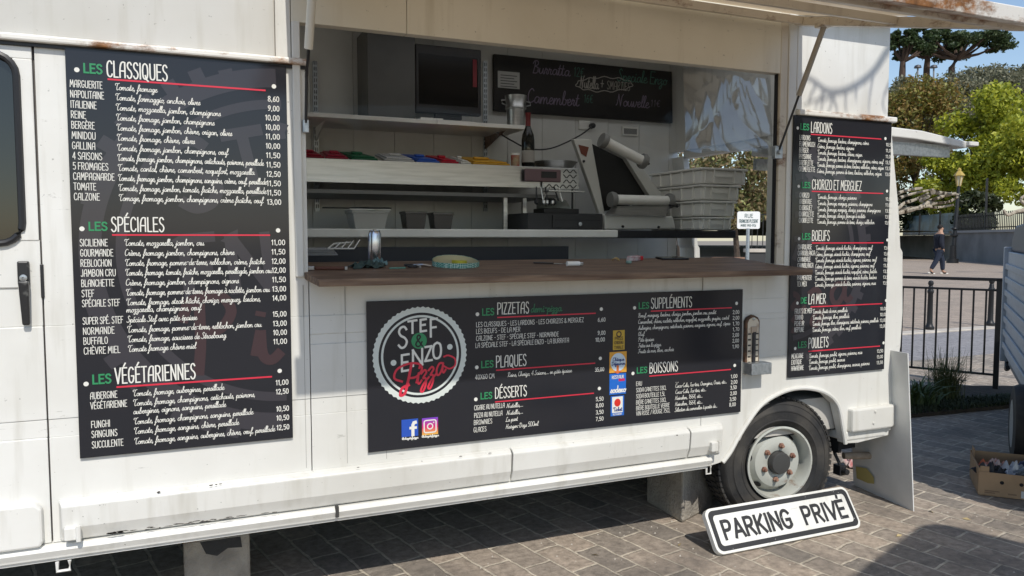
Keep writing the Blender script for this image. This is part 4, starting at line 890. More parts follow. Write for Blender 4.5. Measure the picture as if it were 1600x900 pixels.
# trays and boards lying on the steel shelf
def board(label, px0, px1, py, m, tilt=0, lift=0, name='cutting_board', cat='cutting board', grp='flat boards and lids on the steel shelf'):
    a, b = aty(px0,py,1.16), aty(px1,py,1.16); c = Vector(((a.x+b.x)/2, 1.36, hz1+.001+lift)); o = MB()
    mm = Matrix.Translation(c) @ Matrix.Rotation(tilt, 4, 'Z'); o.xf = mm; w_ = (b.x-a.x)/2
    o.box(-w_, w_, -.18, .2, 0, .014); ob = o.build(name, m, None, bevel=.004); ob.location = (0,0,0); return tag(ob, label, cat, grp)
def lid(label, px0, px1, py, col, grp='flat boards and lids on the steel shelf', th=.03):
    # gastronorm lid: rim with a raised coloured panel and a lip towards the front
    a, b = aty(px0,py,1.17), aty(px1,py,1.17); w_ = (b.x-a.x)/2; c = ((a.x+b.x)/2, 1.40, hz1+.0015)
    root = thing('container_lid', label, 'lid', c, grp)
    k = MB(); k.xf = Matrix.Translation((c[0], 1.16, c[2])) @ Matrix.Rotation(math.radians(9.5), 4, 'X') @ Matrix.Rotation(random.uniform(-.12,.12), 4, 'Z')
    k.box(-w_, w_, 0, .40, .0, .012); k.box(-w_+.012, w_-.012, .015, .385, .0125, .02); k.build('cover', mat('lid_'+str(col), col, .35), root, bevel=.004)
    g = MB(); g.xf = k.xf; g.box(-w_*.4, w_*.4, .16, .2, .0205, .034); g.build('grip', mat('lid_'+str(col), col, .35), root, bevel=.005)
lid('dark red lid at the left end of the steel shelf', 470, 506, 243, (.30,.012,.03)); lid('crimson lid between the dark red lid and the green lid', 508, 543, 244, (.34,.02,.05))
lid('green lid on the steel shelf', 548, 590, 246, (.015,.13,.06)); lid('bare steel lid on the steel shelf beside the green one', 600, 646, 248, (.5,.5,.49)); lid('blue lid on the steel shelf', 650, 686, 250, (.03,.10,.42)); lid('bright red lid beside the blue lid', 688, 716, 252, (.42,.012,.03)); lid('pale lid left of the yellow lid', 719, 735, 253, (.6,.59,.54)); lid('mustard yellow lid on the steel shelf', 738, 796, 256, (.55,.30,.03))
# wine bottle and spice tin
c = aty(825,252,1.3); c.z = hz1; hW = .33
wb_ = top('wine_bottle', 'dark wine bottle with a red neck capsule on the steel shelf', 'bottle', c)
MB().lathe([(.036,0),(.039,.004),(.039,.17),(.034,.205),(.018,.245),(.0145,.26),(.0145,hW)], c, seg=24).build('glass_body', mat('bottle_glass', (.006,.007,.006), .08), wb_, smooth=True)
MB().lathe([(.0158,hW-.085),(.0158,hW-.012),(.017,hW-.01),(.017,hW+.003),(0,hW+.004)], c, seg=20).build('capsule', mat('capsule_red', (.16,.01,.012), .4), wb_, smooth=True)
MB().lathe([(.0396,.04),(.0396,.11)], c, seg=24).build('label', mat('label_paper', (.35,.33,.3), .7), wb_, smooth=True)
c = aty(805,252,1.3); c.z = hz1
tn = top('spice_tin', 'small printed tin to the left of the wine bottle', 'tin', c)
MB().lathe([(.026,0),(.026,.08)], c, seg=20).build('can', mat('tin_print', (.40,.30,.18), .5, col2=(.35,.04,.04), nscale=26), tn, smooth=True); MB().lathe([(.027,.08),(.027,.092),(0,.093)], c, seg=20).build('lid', POLY, tn, smooth=True)
c = aty(866,250,1.4); c.z = hz1
sb_ = top('steel_bowl', 'shallow steel bowl behind the wine bottle on the steel shelf', 'bowl', c); MB().lathe([(.07,0),(.11,.025),(.14,.06),(.145,.06),(.112,.02),(.0,.006)], c, seg=32).build('bowl', STEEL, sb_, smooth=True)
# perforated utensil rack with a pink plaque, hanging from the shelf end
ur = top('utensil_rack', 'perforated steel utensil rack with a mauve plaque hung at the shelf end', 'rack', aty(860,300,1.09))
a, b = aty(848,262,1.10), aty(903,296,1.10)
B(a.x, b.x, 1.10, 1.106, b.z, a.z).build('plate', STEEL, ur, bevel=.001)
B(a.x, b.x, 1.02, 1.099, b.z-.02, b.z-.014).build('tray', STEEL, ur)
hl = MB()
for i in range(9):
    for j in range(4):
        x = a.x+.03+(b.x-a.x-.05)*i/8; z = b.z+.015+(a.z-b.z-.03)*j/3
        if j > 0 and x < a.x+(b.x-a.x)*.55: continue
        k = MB(); k.xf = Matrix.Translation((x, 1.0985, z)) @ Matrix.Rotation(math.radians(45 if (i+j) % 2 else -45), 4, 'Y'); k.box(-.014, .014, 0, .001, -.003, .003); o_ = len(hl.v); hl.v += k.v; hl.f += [tuple(q+o_ for q in f) for f in k.f]
hl.build('slots', BLACK, ur)
pq = bx(820,264,877,284,1.085,.012, mat('mauve_plaque', (.16,.10,.11), .5), 'plaque', ur, .008)
bx(846,268,870,278,1.082,.003, BLACK, 'plaque_print', pq, .003)
rd = random.Random(5)
for i in range(6):
    x = aty(838+i*7, 296, 1.06).x; z = aty(838,300,1.06).z; MB().tube([(x, 1.06, z+.03), (x+rd.uniform(-.05,.03), 1.055, z-.05)], [.004,.006], 6).lathe([(0,-.02),(.016,-.008),(.016,.008),(0,.02)], (x+rd.uniform(-.05,.02), 1.055, z-.055), seg=10).build('utensil', STEEL if i % 2 else BLACK, ur, smooth=True)
# cash drawer and the small scales on it
cd = top('cash_drawer', 'black steel cash drawer with a lock on the work counter', 'cash drawer', aty(885,358,1.05))
a, b = aty(826,335,1.06), aty(943,358,1.06); a.z = aty(870,333,1.06).z; zc = wz1
B(a.x, b.x, 1.07, 1.45, zc+.001, a.z).build('case', mat('dark_case', (.025,.026,.028), .45), cd, bevel=.004)
fr = B(aty(864,340,1.06).x, b.x-.012, 1.06, 1.069, zc+.012, a.z-.012).build('drawer_front', mat('dark_case', (.025,.026,.028), .45), cd, bevel=.002)
q = aty(906,350,1.055); MB().lathe([(.011,0),(.011,.008),(0,.009)], q, (0,-1,0), 14).build('lock', GALV, fr, smooth=True)
B(aty(868,1,1.06).x, b.x-.02, 1.0585, 1.0595, zc+.055, zc+.0575).build('groove', DARK, fr)
sc_ = top('card_printer', 'small dark receipt printer with a clear cover on the cash drawer', 'printer', aty(875,333,1.15))
p0, p1 = aty(850,312,1.15), aty(905,331,1.15); zt0 = a.z+.001
B(p0.x, p1.x, 1.15, 1.3, zt0, zt0+.03).build('base', BLACK, sc_, bevel=.004); MB().prism([(1.15, zt0+.031), (1.3, zt0+.031), (1.3, zt0+.10), (1.22, zt0+.08)], 'x', p0.x+.02, p1.x-.05).build('cover', mat('grey_glaze', (.30,.33,.30), .15, .3), sc_, bevel=.003)
MB().tube([(p1.x-.02,1.2,zt0+.03),(p1.x-.02,1.2,zt0+.15),(p1.x-.06,1.2,zt0+.19),(p1.x-.12,1.2,zt0+.19)], .006, 6).build('arm', BLACK, sc_, smooth=True)
# white tub with a pizza screen on top, two smoky tubs
def tub(name, label, px0, px1, py0, py1, y, m, grp, taper=.86, rim=.012):
    a, b = aty(px0,py0,y), aty(px1,py1,y); c = Vector(((a.x+b.x)/2, y+.12, wz1+.001)); w_ = (b.x-a.x)/2; h = a.z-c.z
    root = top(name, label, 'tub', c, grp)
    MB().lathe([(w_*taper*1.2,0),(w_*1.25,h-.015),(w_*1.33,h-.013),(w_*1.33,h),(w_*1.2,h),(w_*taper*1.1,.008),(0,.006)], c, seg=4).build('tub_body', m, root, bevel=.012).data.transform(Matrix.Rotation(math.radians(45), 4, 'Z'))
    return root, c, h
t1, c1, h1 = tub('food_tub', 'white lidded food tub with a round pizza screen on it', 549, 612, 328, 352, 1.15, TUBM, None)
MB().box(c1.x-.11, c1.x+.11, c1.y-.1, c1.y+.1, c1.z+h1+.001, c1.z+h1+.008).build('lid', POLY, t1, bevel=.003)
ps = top('pizza_screen', 'round dark pizza screen with a handle lying on the white tub', 'pizza screen', (c1.x, c1.y, c1.z+h1+.009))
MB().lathe([(.10,0),(.115,0),(.115,.008),(.10,.008),(.10,0)], (c1.x+.02, c1.y, c1.z+h1+.010), seg=40).build('ring', BLACK, ps, smooth=True)
MB().lathe([(0,0),(.099,.001),(.099,.003),(0,.004)], (c1.x+.02, c1.y, c1.z+h1+.012), seg=32).build('mesh_disc', mat('mesh_grey', (.09,.09,.09), .5, .6), ps)
MB().box(c1.x-.24, c1.x-.09, c1.y-.02, c1.y+.0, c1.z+h1+.010, c1.z+h1+.018).build('handle', BLACK, ps, bevel=.003)
tub('smoky_tub', 'left one of the two smoky tubs on the work counter', 636, 674, 329, 352, 1.15, SMOKE, 'smoky tubs on the counter'); tub('smoky_tub', 'right one of the two smoky tubs, nearer the steel leg', 681, 716, 331, 352, 1.15, SMOKE, 'smoky tubs on the counter')
# dough sheeter: sloping white sides, black chute, two rollers
YD = 1.12
ds = top('dough_sheeter', 'white dough rolling machine with two steel rollers and a sloping chute', 'dough sheeter', aty(1000,358,YD))
WD = mat('sheeter_white', (.60,.60,.56), .35)
def pl(pts, y): return [(aty(px,py,y).x, aty(px,py,y).z) for px, py in pts]
MB().prism(pl([(946,359),(944,337),(948,333),(1052,338),(1057,358)], YD), 'y', YD, YD+.22).build('base_housing', WD, ds, bevel=.01)
MB().prism(pl([(896,217),(924,217),(945,334),(937,334)], YD+.22), 'y', YD+.22, YD+.26).build('side_plate', WD, ds, bevel=.004)
MB().prism(pl([(962,222),(985,236),(1040,312),(1044,330),(1030,330)], YD+.22), 'y', YD+.22, YD+.5).build('side_plate', WD, ds, bevel=.004)
MB().prism(pl([(926,225),(1000,262),(1032,310),(945,330)], YD+.26), 'y', YD+.262, YD+.29).build('chute', mat('chute_dark', (.02,.02,.02), .35), ds)
for a_, b_, nm in (((943,220),(1005,252),'roller'),((957,312),(1046,314),'roller')):
    p, q = aty(*a_, YD+.12), aty(*b_, YD+.12); MB().tube([p, q], .032, 18).build(nm, POLY, ds, smooth=True)
    for e_ in (p, q): MB().lathe([(.0,-.02),(.045,-.018),(.05,0),(.045,.018),(0,.02)], e_, (q-p), 16).build('roller_bearing', mat('bearing_grey', (.22,.22,.21), .4), ds, smooth=True)
p, q = aty(952,330,YD), aty(1048,332,YD)
MB().add([aty(958,322,YD+.1), aty(1046,321,YD+.1), aty(1040,337,YD-.02), aty(945,335,YD-.02), aty(958,324,YD+.1), aty(1046,323,YD+.1), aty(1040,339,YD-.02), aty(945,337,YD-.02)], [(0,1,2,3),(4,5,6,7),(0,1,5,4),(1,2,6,5),(2,3,7,6),(3,0,4,7)]).build('guard', STEEL, ds)
for px, py in ((973,354),(1029,355),(912,252),(1013,256)): MB().lathe([(.009,0),(.007,.008),(0,.009)], aty(px, py, YD-.001 if py > 300 else YD+.215), (0,-1,0), 12).build('knob', BLACK, ds, smooth=True)
MB().prism(pl([(904,226),(920,230),(916,245),(908,240)], YD+.217), 'y', YD+.216, YD+.2195).build('warning_sticker', mat('sticker_brown', (.17,.05,.03), .6), ds)
MB().tube([aty(1046,321,YD+.05), aty(1056,322,YD+.05)], .006).lathe([(0,-.012),(.012,0),(0,.012)], aty(1058,322,YD+.05), seg=12).build('lever', BLACK, ds, smooth=True)
# stack of dough boxes
YX = 1.0
xs0_, xs1_ = aty(1098,300,YX).x, aty(1166,300,YX).x
edges = [359, 338, 312.5, 287.5, 261]
names_ = ['bottom dough box of the white stack beside the dough machine', 'dough box second from the bottom of the white stack', 'dough box third from the bottom of the white stack', 'topmost dough box of the white stack beside the rear doorway']
zprev = wz1+.0015
for i in range(4):
    zt_ = aty(1130, edges[i+1], YX).z; w0 = aty(1095, 300, YX).x; w1 = aty((1147,1152,1158,1168)[i], 300, YX).x
    root = top('dough_box', names_[i], 'dough box', ((w0+w1)/2, YX+.25, zprev), 'stacked dough boxes'); h = zt_-zprev-.002
    B(w0+.008, w1-.008, YX+.008, YX+.565, zprev, zprev+h*.82).build('tray', POLY, root, bevel=.012)
    B(w0-.003, w1+.003, YX-.003, YX+.572, zprev+h*.825, zprev+h-.004).build('rim', POLY, root, bevel=.005)
    for fx in (.1, .28, .72, .9): x = w0+(w1-w0)*fx; B(x-.004, x+.004, YX-.002, YX+.0078, zprev+.006, zprev+h*.82).build('rib', POLY, root)
    for fy in (.08,.2,.32,.44): B(w0-.002, w0+.0078, YX+fy, YX+fy+.008, zprev+.006, zprev+h*.82).build('rib', POLY, root)
    B(w0+(w1-w0)*.32, w0+(w1-w0)*.68, YX-.002, YX+.0078, zprev+h*.42, zprev+h*.48).build('grip', POLY, root)
    zprev = zt_
# ------------------------------------------------------------------ things lying on the serving counter
def onc(px, py):    # point of the sloping counter top under a pixel
    d = ray(px, py); nrm = CT.to_3x3() @ Vector((0,0,1)); o_ = CT.translation; t_ = (o_-CAM).dot(nrm)/d.dot(nrm); return CAM+d*t_
def tilt(p, rz=0): return Matrix.Translation(p) @ Matrix.Rotation(math.radians(5.2), 4, 'X') @ Matrix.Rotation(rz, 4, 'Z')
p = onc(585,411); hc = .135
cn = top('drink_can', 'tall slim silver drink can standing on the counter', 'can', p)
k = MB(); k.xf = tilt(p); k.lathe([(.018,.002),(.025,.010),(.0265,.014),(.0265,hc-.014),(.021,hc-.003),(.022,hc),(.019,hc),(.018,hc-.004),(0,hc-.004)], (0,0,0), seg=28); k.build('can_body', mat('can_silver', (.62,.62,.64), .22, 1), cn, smooth=True)
k = MB(); k.xf = tilt(p, 2.5); k.lathe([(.0268,.02),(.0268,.115)], (0,0,0), seg=28); k.f = k.f[:5]; k.build('can_print', mat('can_blue', (.16,.18,.30), .25, .8, col2=(.6,.6,.62), nscale=50), cn, smooth=True)
k = MB(); k.xf = tilt(p); k.box(-.006, .006, -.012, .006, hc-.001, hc+.004); k.build('ring_pull', STEEL, cn)
def rumpled(name, label, cat, p, rx, ry, h, m, seed, n=26):
    rr = random.Random(seed); ph = [rr.uniform(0,6) for _ in range(8)]; vs, fs = [], []
    for j in range(n+1):
        for i in range(n+1):
            u, v = i/n*2-1, j/n*2-1; q = 1+.12*math.sin(5*math.atan2(v,u)+ph[0]); x, y = u*rx*q, v*ry*q
            z = h*max(0,(1-(u*u+v*v)*.5))*(.45+.3*math.sin(6*u+4*v+ph[1])+.25*math.sin(9*v-5*u+ph[2])+.18*math.sin(14*u+ph[3])) + .003
            vs.append((x, y, max(.002, z)))
    fs = [(j*(n+1)+i, j*(n+1)+i+1, (j+1)*(n+1)+i+1, (j+1)*(n+1)+i) for j in range(n) for i in range(n)]
    k = MB(); k.xf = tilt(p, rr.uniform(-.3,.3)); k.add(vs, fs); o = k.build(name, m, None, smooth='all'); sm = o.modifiers.new('thick', 'SOLIDIFY'); sm.thickness = .002
    return tag(o, label, cat)
rumpled('cloth', 'dark green crumpled cloth in front of the silver can', 'cloth', onc(575,418), .065, .035, .03, mat('green_cloth', (.03,.05,.045), .9, col2=(.06,.09,.08), nscale=40), 4)
rumpled('cloth', 'pale teal folded cloth at the foot of the silver can', 'cloth', onc(592,414), .03, .03, .03, mat('teal_cloth', (.16,.25,.25), .9, col2=(.10,.17,.18), nscale=30), 9)
p = onc(517,422); kn = top('pocket_knife', 'brown handled knife lying left of the cloth', 'knife', p)
k = MB(); k.xf = tilt(p, -.12); k.box(-.06, .05, -.008, .008, .001, .014); k.build('handle', mat('brown_leather', (.10,.035,.02), .6), kn, bevel=.004)
for bb in ((-.085, -.061, -.010, .010, .001, .015), (.051, .062, -.009, .009, .001, .014)): k = MB(); k.xf = tilt(p, -.12); k.box(*bb); k.build('ferrule', STEEL, kn, bevel=.002)
p = onc(648,418); sc2 = top('scissors', 'steel scissors lying between the cloth and the tape roll', 'scissors', p)
k = MB(); k.xf = tilt(p, .05); k.tube([(-.0,-.01,.008),(.03,.012,.009),(.06,.02,.006)], .005, 6).tube([(0,.012,.008),(.03,-.01,.012),(.065,-.012,.006)], .005, 6).lathe([(.008,0),(.008,.012),(0,.013)], (.02,0,0), seg=10).build('blades', STEEL, sc2)
k = MB(); k.xf = tilt(p, .05)
for cx_, cy_ in ((.0,-.02),(.0,.022)): k.tube([(cx_-.016+.018*math.cos(t_), cy_+.014*math.sin(t_), .008) for t_ in [2*math.pi*i/14 for i in range(15)]], .004, 6)
k.build('handles', BLACK, sc2)
p = onc(622,420); k = MB(); k.xf = tilt(p, .1); k.box(-.035, .03, -.004, .004, .001, .006); tag(k.build('green_tie', mat('tie_green', (.12,.28,.22), .6), None, bevel=.001), 'thin pale green strip beside the scissors', 'tie')
# roll of checked ribbon
p = onc(712,416); rl = top('ribbon_roll', 'loose roll of green checked ribbon on the counter', 'ribbon roll', p)
chk = bpy.data.materials.new('green_check'); chk.use_nodes = True; n_ = chk.node_tree.nodes; ck = n_.new('ShaderNodeTexChecker'); ck.inputs['Scale'].default_value = 150; ck.inputs['Color1'].default_value = (.04,.22,.18,1); ck.inputs['Color2'].default_value = (.42,.55,.47,1)
tcn = n_.new('ShaderNodeTexCoord'); mp_ = n_.new('ShaderNodeMapping'); mp_.inputs['Rotation'].default_value = (0,math.radians(45),0); chk.node_tree.links.new(tcn.outputs['Object'], mp_.inputs[0]); chk.node_tree.links.new(mp_.outputs[0], ck.inputs['Vector']); chk.node_tree.links.new(ck.outputs['Color'], n_['Principled BSDF'].inputs['Base Color'])
k = MB(); k.xf = tilt(p); N = 60; hR = .022
def rpt(i): a_ = 2*math.pi*i/N; return .098*math.cos(a_), .088*math.sin(a_)
k.add([(*rpt(i), .002) for i in range(N+1)]+[(rpt(i)[0], rpt(i)[1], hR+.016*max(0, math.sin(2*math.pi*i/N))) for i in range(N+1)], [(i, i+1, N+2+i, N+1+i) for i in range(N)]); k.build('outer_ribbon', chk, rl, smooth='all')
k = MB(); k.xf = tilt(p); k.add([(rpt(i)[0]*.97, rpt(i)[1]*.97, .002) for i in range(N+1)]+[(rpt(i)[0]*.97, rpt(i)[1]*.97, hR+.015*max(0, math.sin(2*math.pi*i/N))) for i in range(N+1)], [(i, i+1, N+2+i, N+1+i) for i in range(N)]); k.build('inner_ribbon', mat('cream_ribbon', (.5,.45,.27), .6), rl, smooth='all')
p2 = onc(718,412); k = MB(); k.xf = tilt(p2); k.lathe([(.012,0),(.034,.0),(.034,.016),(.012,.016),(.012,0)], (0,0,0), seg=28); k.build('spool', mat('yellow_spool', (.55,.50,.05), .5), rl, smooth=True)
# knife, lighter, packets, phone
p = onc(865,413); kk = top('kitchen_knife', 'thin dark knife lying beside the white lighter', 'knife', p)
k = MB(); k.xf = tilt(p, -.3); k.box(-.09, .0, -.006, .006, .002, .008); k.build('handle', BLACK, kk, bevel=.003)
k = MB(); k.xf = tilt(p, -.3); k.add([(.002,-.008,.003),(.06,-.006,.003),(.085,.006,.003),(.002,.007,.003),(.002,-.008,.0055),(.06,-.006,.0055),(.085,.006,.005),(.002,.007,.0055)],[(3,2,1,0),(4,5,6,7),(0,1,5,4),(1,2,6,5),(2,3,7,6),(3,0,4,7)]); k.build('blade', STEEL, kk)
p = onc(897,416); lg = top('lighter', 'white plastic lighter lying beside the knife', 'lighter', p)
k = MB(); k.xf = tilt(p, 0); k.tube([(-.035,0,.011),(.025,0,.011)], .0105, 14); k.build('barrel', POLY, lg, smooth=True); k = MB(); k.xf = tilt(p); k.box(.026, .042, -.008, .008, .003, .018); k.build('cap', STEEL, lg, bevel=.003)
p = onc(992,407); pk = top('cigarette_packet', 'crumpled white and red packet on the counter', 'packet', p)
k = MB(); k.xf = tilt(p, .5); k.box(-.045, .02, -.022, .022, .001, .022, tx=.005); k.build('box', mat('packet_white', (.55,.52,.52), .6, col2=(.35,.15,.16), nscale=40), pk, bevel=.003)
k = MB(); k.xf = tilt(p, .5); k.box(.0205, .045, -.021, .021, .001, .020); k.build('flap', mat('packet_red', (.55,.02,.03), .5), pk, bevel=.003)
p = onc(962,407); k = MB(); k.xf = tilt(p, .2); k.tube([(.018*math.cos(t_), .014*math.sin(t_), .006+.006*math.sin(2*t_)) for t_ in [2*math.pi*i/20 for i in range(21)]], .003, 6); tag(k.build('rubber_band', mat('tan_band', (.42,.30,.13), .6), None, smooth='all'), 'tan rubber band beside the crumpled packet', 'rubber band')
p = onc(982,412); k = MB(); k.xf = tilt(p, .2); k.box(-.01, .012, -.01, .01, .001, .014); tag(k.build('bottle_cap', mat('cap_teal', (.22,.34,.30), .5), None, bevel=.004), 'tiny teal cap in front of the crumpled packet', 'cap')
p = onc(1050,405); ph = top('phone', 'black phone lying near the right end of the counter', 'phone', p)
k = MB(); k.xf = tilt(p, -.08); k.box(-.075, .075, -.036, .036, .001, .009); k.build('case', BLACK, ph, bevel=.004); k = MB(); k.xf = tilt(p, -.08); k.box(-.07, .07, -.032, .032, .0092, .0098); k.build('screen', GLASSD, ph)
# papers and frame lying inside the left end of the counter
for i, (px, w_, lab) in enumerate([(490,.10,'stack of grey papers at the left end of the counter'), (530,.06,'white wire rack lying on the papers at the left end')]):
    p = onc(px, 398); k = MB(); k.xf = tilt(p, .1*i)
    if i == 0:
        for j in range(4): k.box(-w_+.01*j, w_-.006*j, -.04, .05, .001+.007*j, .006+.007*j)
        tag(k.build('paper_stack', mat('grey_paper', (.38,.38,.38), .8), None, bevel=.001), lab, 'papers')
    else:
        for j in range(5): k.tube([(-w_+.03*j, -.03, .032), (-w_+.03*j+.05, .05, .045+.004*j)], .003, 6)
        k.tube([(-w_,-.03,.032),(w_,-.03,.03)], .004, 6).tube([(-w_+.05,.05,.045),(w_+.02,.05,.05)], .004, 6); tag(k.build('wire_rack', POLY, None), lab, 'rack')

# ================================================================== AROUND THE TRUCK
# breeze blocks the van is propped on, with a plank on one
def block(label, pts, z1, hollow):
    y0 = .235; x0, x1 = aty(*pts[0], y0).x, aty(*pts[1], y0).x
    root = thing('concrete_block', label, 'concrete block', ((x0+x1)/2, y0+.2, 0), 'concrete blocks under the van')
    B(x0, x1, y0, y0+.42, 0, z1).build('block_body', CONC, root, bevel=.012)
    if hollow:
        k = MB(); pr = [(x0+.06, z1-.012), (x0+.08, z1-.06), (x0+.12, z1-.075), (x0+.16, z1-.05), (x1-.03, z1-.055), (x1-.035, z1-.012)]; k.prism(pr, 'y', y0-.003, y0+.02); k.build('broken_edge', mat('dark_concrete', (.045,.045,.045), 1, bump=1), root)  # near-black irregular piece set into the upper front face
    return root
bl_f = atz(290, 912); 
block('concrete block with a broken top edge under the sill, left', [(288,915),(392,905)], .255, True)
p = aty(288, 860, .45); q = aty(397, 842, .45)
gx0, gx1 = aty(286,880,.235).x, aty(396,870,.235).x; gy = .235
k = MB(); k.xf = Matrix.Translation(((gx0+gx1)/2, gy+.18, .257)) @ Matrix.Rotation(.1, 4, 'Z'); k.box(-(gx1-gx0)/2-.02, (gx1-gx0)/2+.02, -.2, .2, 0, .034); tag(k.build('wooden_plank', PLANK, None, bevel=.003), 'weathered plank lying on the left concrete block', 'plank')
k = MB(); k.xf = Matrix.Translation((2.30, .50, 0)) @ Matrix.Rotation(math.radians(-8), 4, 'Z')
root = thing('concrete_block', 'rough concrete block under the van beside the rear wheel', 'concrete block', (2.30, .50, 0), 'concrete blocks under the van')
g0, g1, g2 = atz(1010,785), atz(1066,818), atz(1113,792)
u = Vector((g2.x-g1.x, g2.y-g1.y, 0)); 
k = MB(); fp = [(g1.x,g1.y),(g2.x,g2.y),(g2.x+g0.x-g1.x,g2.y+g0.y-g1.y),(g0.x,g0.y)]; k.prism(fp, 'z', 0, .27); k.build('block_body', CONC, root, bevel=.012)
k = MB(); k.prism([(g1.x+.03,g1.y+.05),(g2.x-.01,g2.y+.03),(g2.x+g0.x-g1.x,g2.y+g0.y-g1.y),(g0.x+.03,g0.y)], 'z', .272, .32); tag(k.build('wooden_plank', PLANK, None, bevel=.004), 'dark plank wedged on the concrete block beside the rear wheel', 'plank')
# PARKING PRIVE sign leaning on the wheel
bl, br = atz(1121, 871), atz(1345, 826); bl.y = br.y = (bl.y+br.y)/2-.01
tl = aty(1089, 800, -.06); sw = (br-bl).length; sh = .205
ex = (br-bl).normalized(); lean = math.radians(34); ez = Vector((0, math.sin(lean), math.cos(lean))); ez = (ez-ex*ez.dot(ex)).normalized()
ex = (ex+ez*.0).normalized(); ey = ez.cross(ex)
SM = Matrix((( ex.x, ey.x, ez.x, bl.x),(ex.y, ey.y, ez.y, bl.y),(ex.z, ey.z, ez.z, .012),(0,0,0,1)))
sg = thing('street_sign', 'scuffed white sign reading PARKING PRIVÉ leaning on the rear wheel', 'sign', bl)
def rrect(x0, x1, z0, z1, r_, n=6):
    o = []
    for cx_, cz_, a0 in ((x1-r_,z1-r_,0),(x0+r_,z1-r_,90),(x0+r_,z0+r_,180),(x1-r_,z0+r_,270)):
        o += [(cx_+r_*math.cos(math.radians(a0+90*i/n)), cz_+r_*math.sin(math.radians(a0+90*i/n))) for i in range(n+1)]
    return o
SIGNW = paint('sign_enamel', (.78,.775,.73), (.50,.48,.43), rust=(.36,.34,.30), rust_lo=.66)
k = MB(); k.xf = SM; k.prism(rrect(0, sw, 0, sh, .035), 'y', 0, .03); k.build('plate', SIGNW, sg, bevel=.003)
SIGNB = bpy.data.materials.new('chipped_black'); SIGNB.use_nodes = True; n_ = SIGNB.node_tree.nodes; l_ = SIGNB.node_tree.links
tcn = n_.new('ShaderNodeTexCoord'); tx_ = n_.new('ShaderNodeTexNoise'); tx_.inputs['Scale'].default_value = 55; tx_.inputs['Detail'].default_value = 6; l_.new(tcn.outputs['Object'], tx_.inputs['Vector'])
cr = n_.new('ShaderNodeValToRGB'); cr.color_ramp.elements[0].position = .70; cr.color_ramp.elements[1].position = .73; cr.color_ramp.elements[0].color = (.025,.025,.026,1); cr.color_ramp.elements[1].color = (.62,.61,.57,1)
l_.new(tx_.outputs['Fac'], cr.inputs[0]); l_.new(cr.outputs[0], n_['Principled BSDF'].inputs['Base Color']); n_['Principled BSDF'].inputs['Roughness'].default_value = .45
o_ = rrect(.012, sw-.012, .012, sh-.012, .028); i_ = rrect(.034, sw-.034, .034, sh-.034, .018); n = len(o_)
k = MB(); k.xf = SM; k.add([(x, -.0012, z) for x, z in o_]+[(x, -.0012, z) for x, z in i_], [(i, (i+1)%n, n+(i+1)%n, n+i) for i in range(n)]); k.build('border', SIGNB, sg)
t = Text(-.0014); cw = sw*.88
PLAIN = dict(CAPS); PLAIN.update(_parse('A 64 2,0 32,100 62,0|14,30 50,30\nG 66 ~58,82 46,98 26,100 10,82 5,50 10,16 28,0 48,4 58,18|58,14 58,46 34,46\nM 80 6,0 6,100 40,30 74,100 74,0\nN 64 6,0 6,100 58,0 58,100\nP 58 6,0 6,100 32,100|~32,100 48,94 52,74 44,54 30,48|30,48 6,48\nR 60 6,0 6,100 32,100|~32,100 48,94 52,74 44,56 30,50|30,50 6,50|28,50 56,0\nV 62 2,100 32,0 62,100\nE 52 50,100 6,100 6,0 50,0|6,52 44,52\nI 16 8,0 8,100\nK 60 6,0 6,100|54,100 8,40|22,56 58,0'))
k = None
t.line('PARKING', sw*.075, sw*.535, sh*.30, sh*.38, .195, PLAIN, gap=.12); k = MB(); k.xf = SM; k.add(t.v, t.f); k.build('word', SIGNB, sg, recalc=False); t = Text(-.0014); t.line('PRIVE', sw*.62, sw*.93, sh*.30, sh*.38, .195, PLAIN, gap=.12); t.ribbon([(sw*.900, sh*.735),(sw*.904, sh*.83)], .014, False)
k = MB(); k.xf = SM; k.add(t.v, t.f); k.build('word', SIGNB, sg, recalc=False)
# corrugated plastic sheet leaning behind the van
a0, a1 = atz(1427,799), atz(1357,768); ztop = atx(1422,553,a0.x-.02).z
d_ = (a1-a0); d_.z = 0; d_.normalize(); nn = Vector((-d_.y, d_.x, 0))
if nn.x > 0: nn = -nn
CORR = mat('corrugated_plastic', (.78,.78,.76), .4, col2=(.66,.67,.65), nscale=5, stretch=(1,1,1), bump=.12, bscale=18, trans=.12)
LN = (a1-a0).length+.12; zt2 = atx(1420,552,a0.x-.06).z
k = MB(); b_ = a0+d_*LN; tp = nn*.07
k.add([a0, b_, b_+tp+Vector((0,0,zt2)), a0+tp+Vector((0,0,zt2)), a0-nn*.006, b_-nn*.006, b_-nn*.006+tp+Vector((0,0,zt2)), a0-nn*.006+tp+Vector((0,0,zt2))], [(0,1,2,3),(4,5,6,7),(0,1,5,4),(1,2,6,5),(2,3,7,6),(3,0,4,7)])
cs = thing('plastic_sheet', 'grey corrugated plastic sheet leaning on the back of the van', 'plastic sheet', a0); k.build('panel', CORR, cs)
ys_ = a0+d_*LN*.72; k = MB(); q0 = ys_+nn*.009+Vector((0,0,.05)); k.add([q0, q0+d_*.09, q0+d_*.09+Vector((0,0,.07))+nn*.009, q0+Vector((0,0,.085))+nn*.011, q0-d_*.05+Vector((0,0,.05))+nn*.007, q0-d_*.05+Vector((0,0,.012))+nn*.002], [(0,1,2,3,4,5)]); k.build('yellow_stain', mat('yellow_stain', (.42,.36,.13), .6), cs)
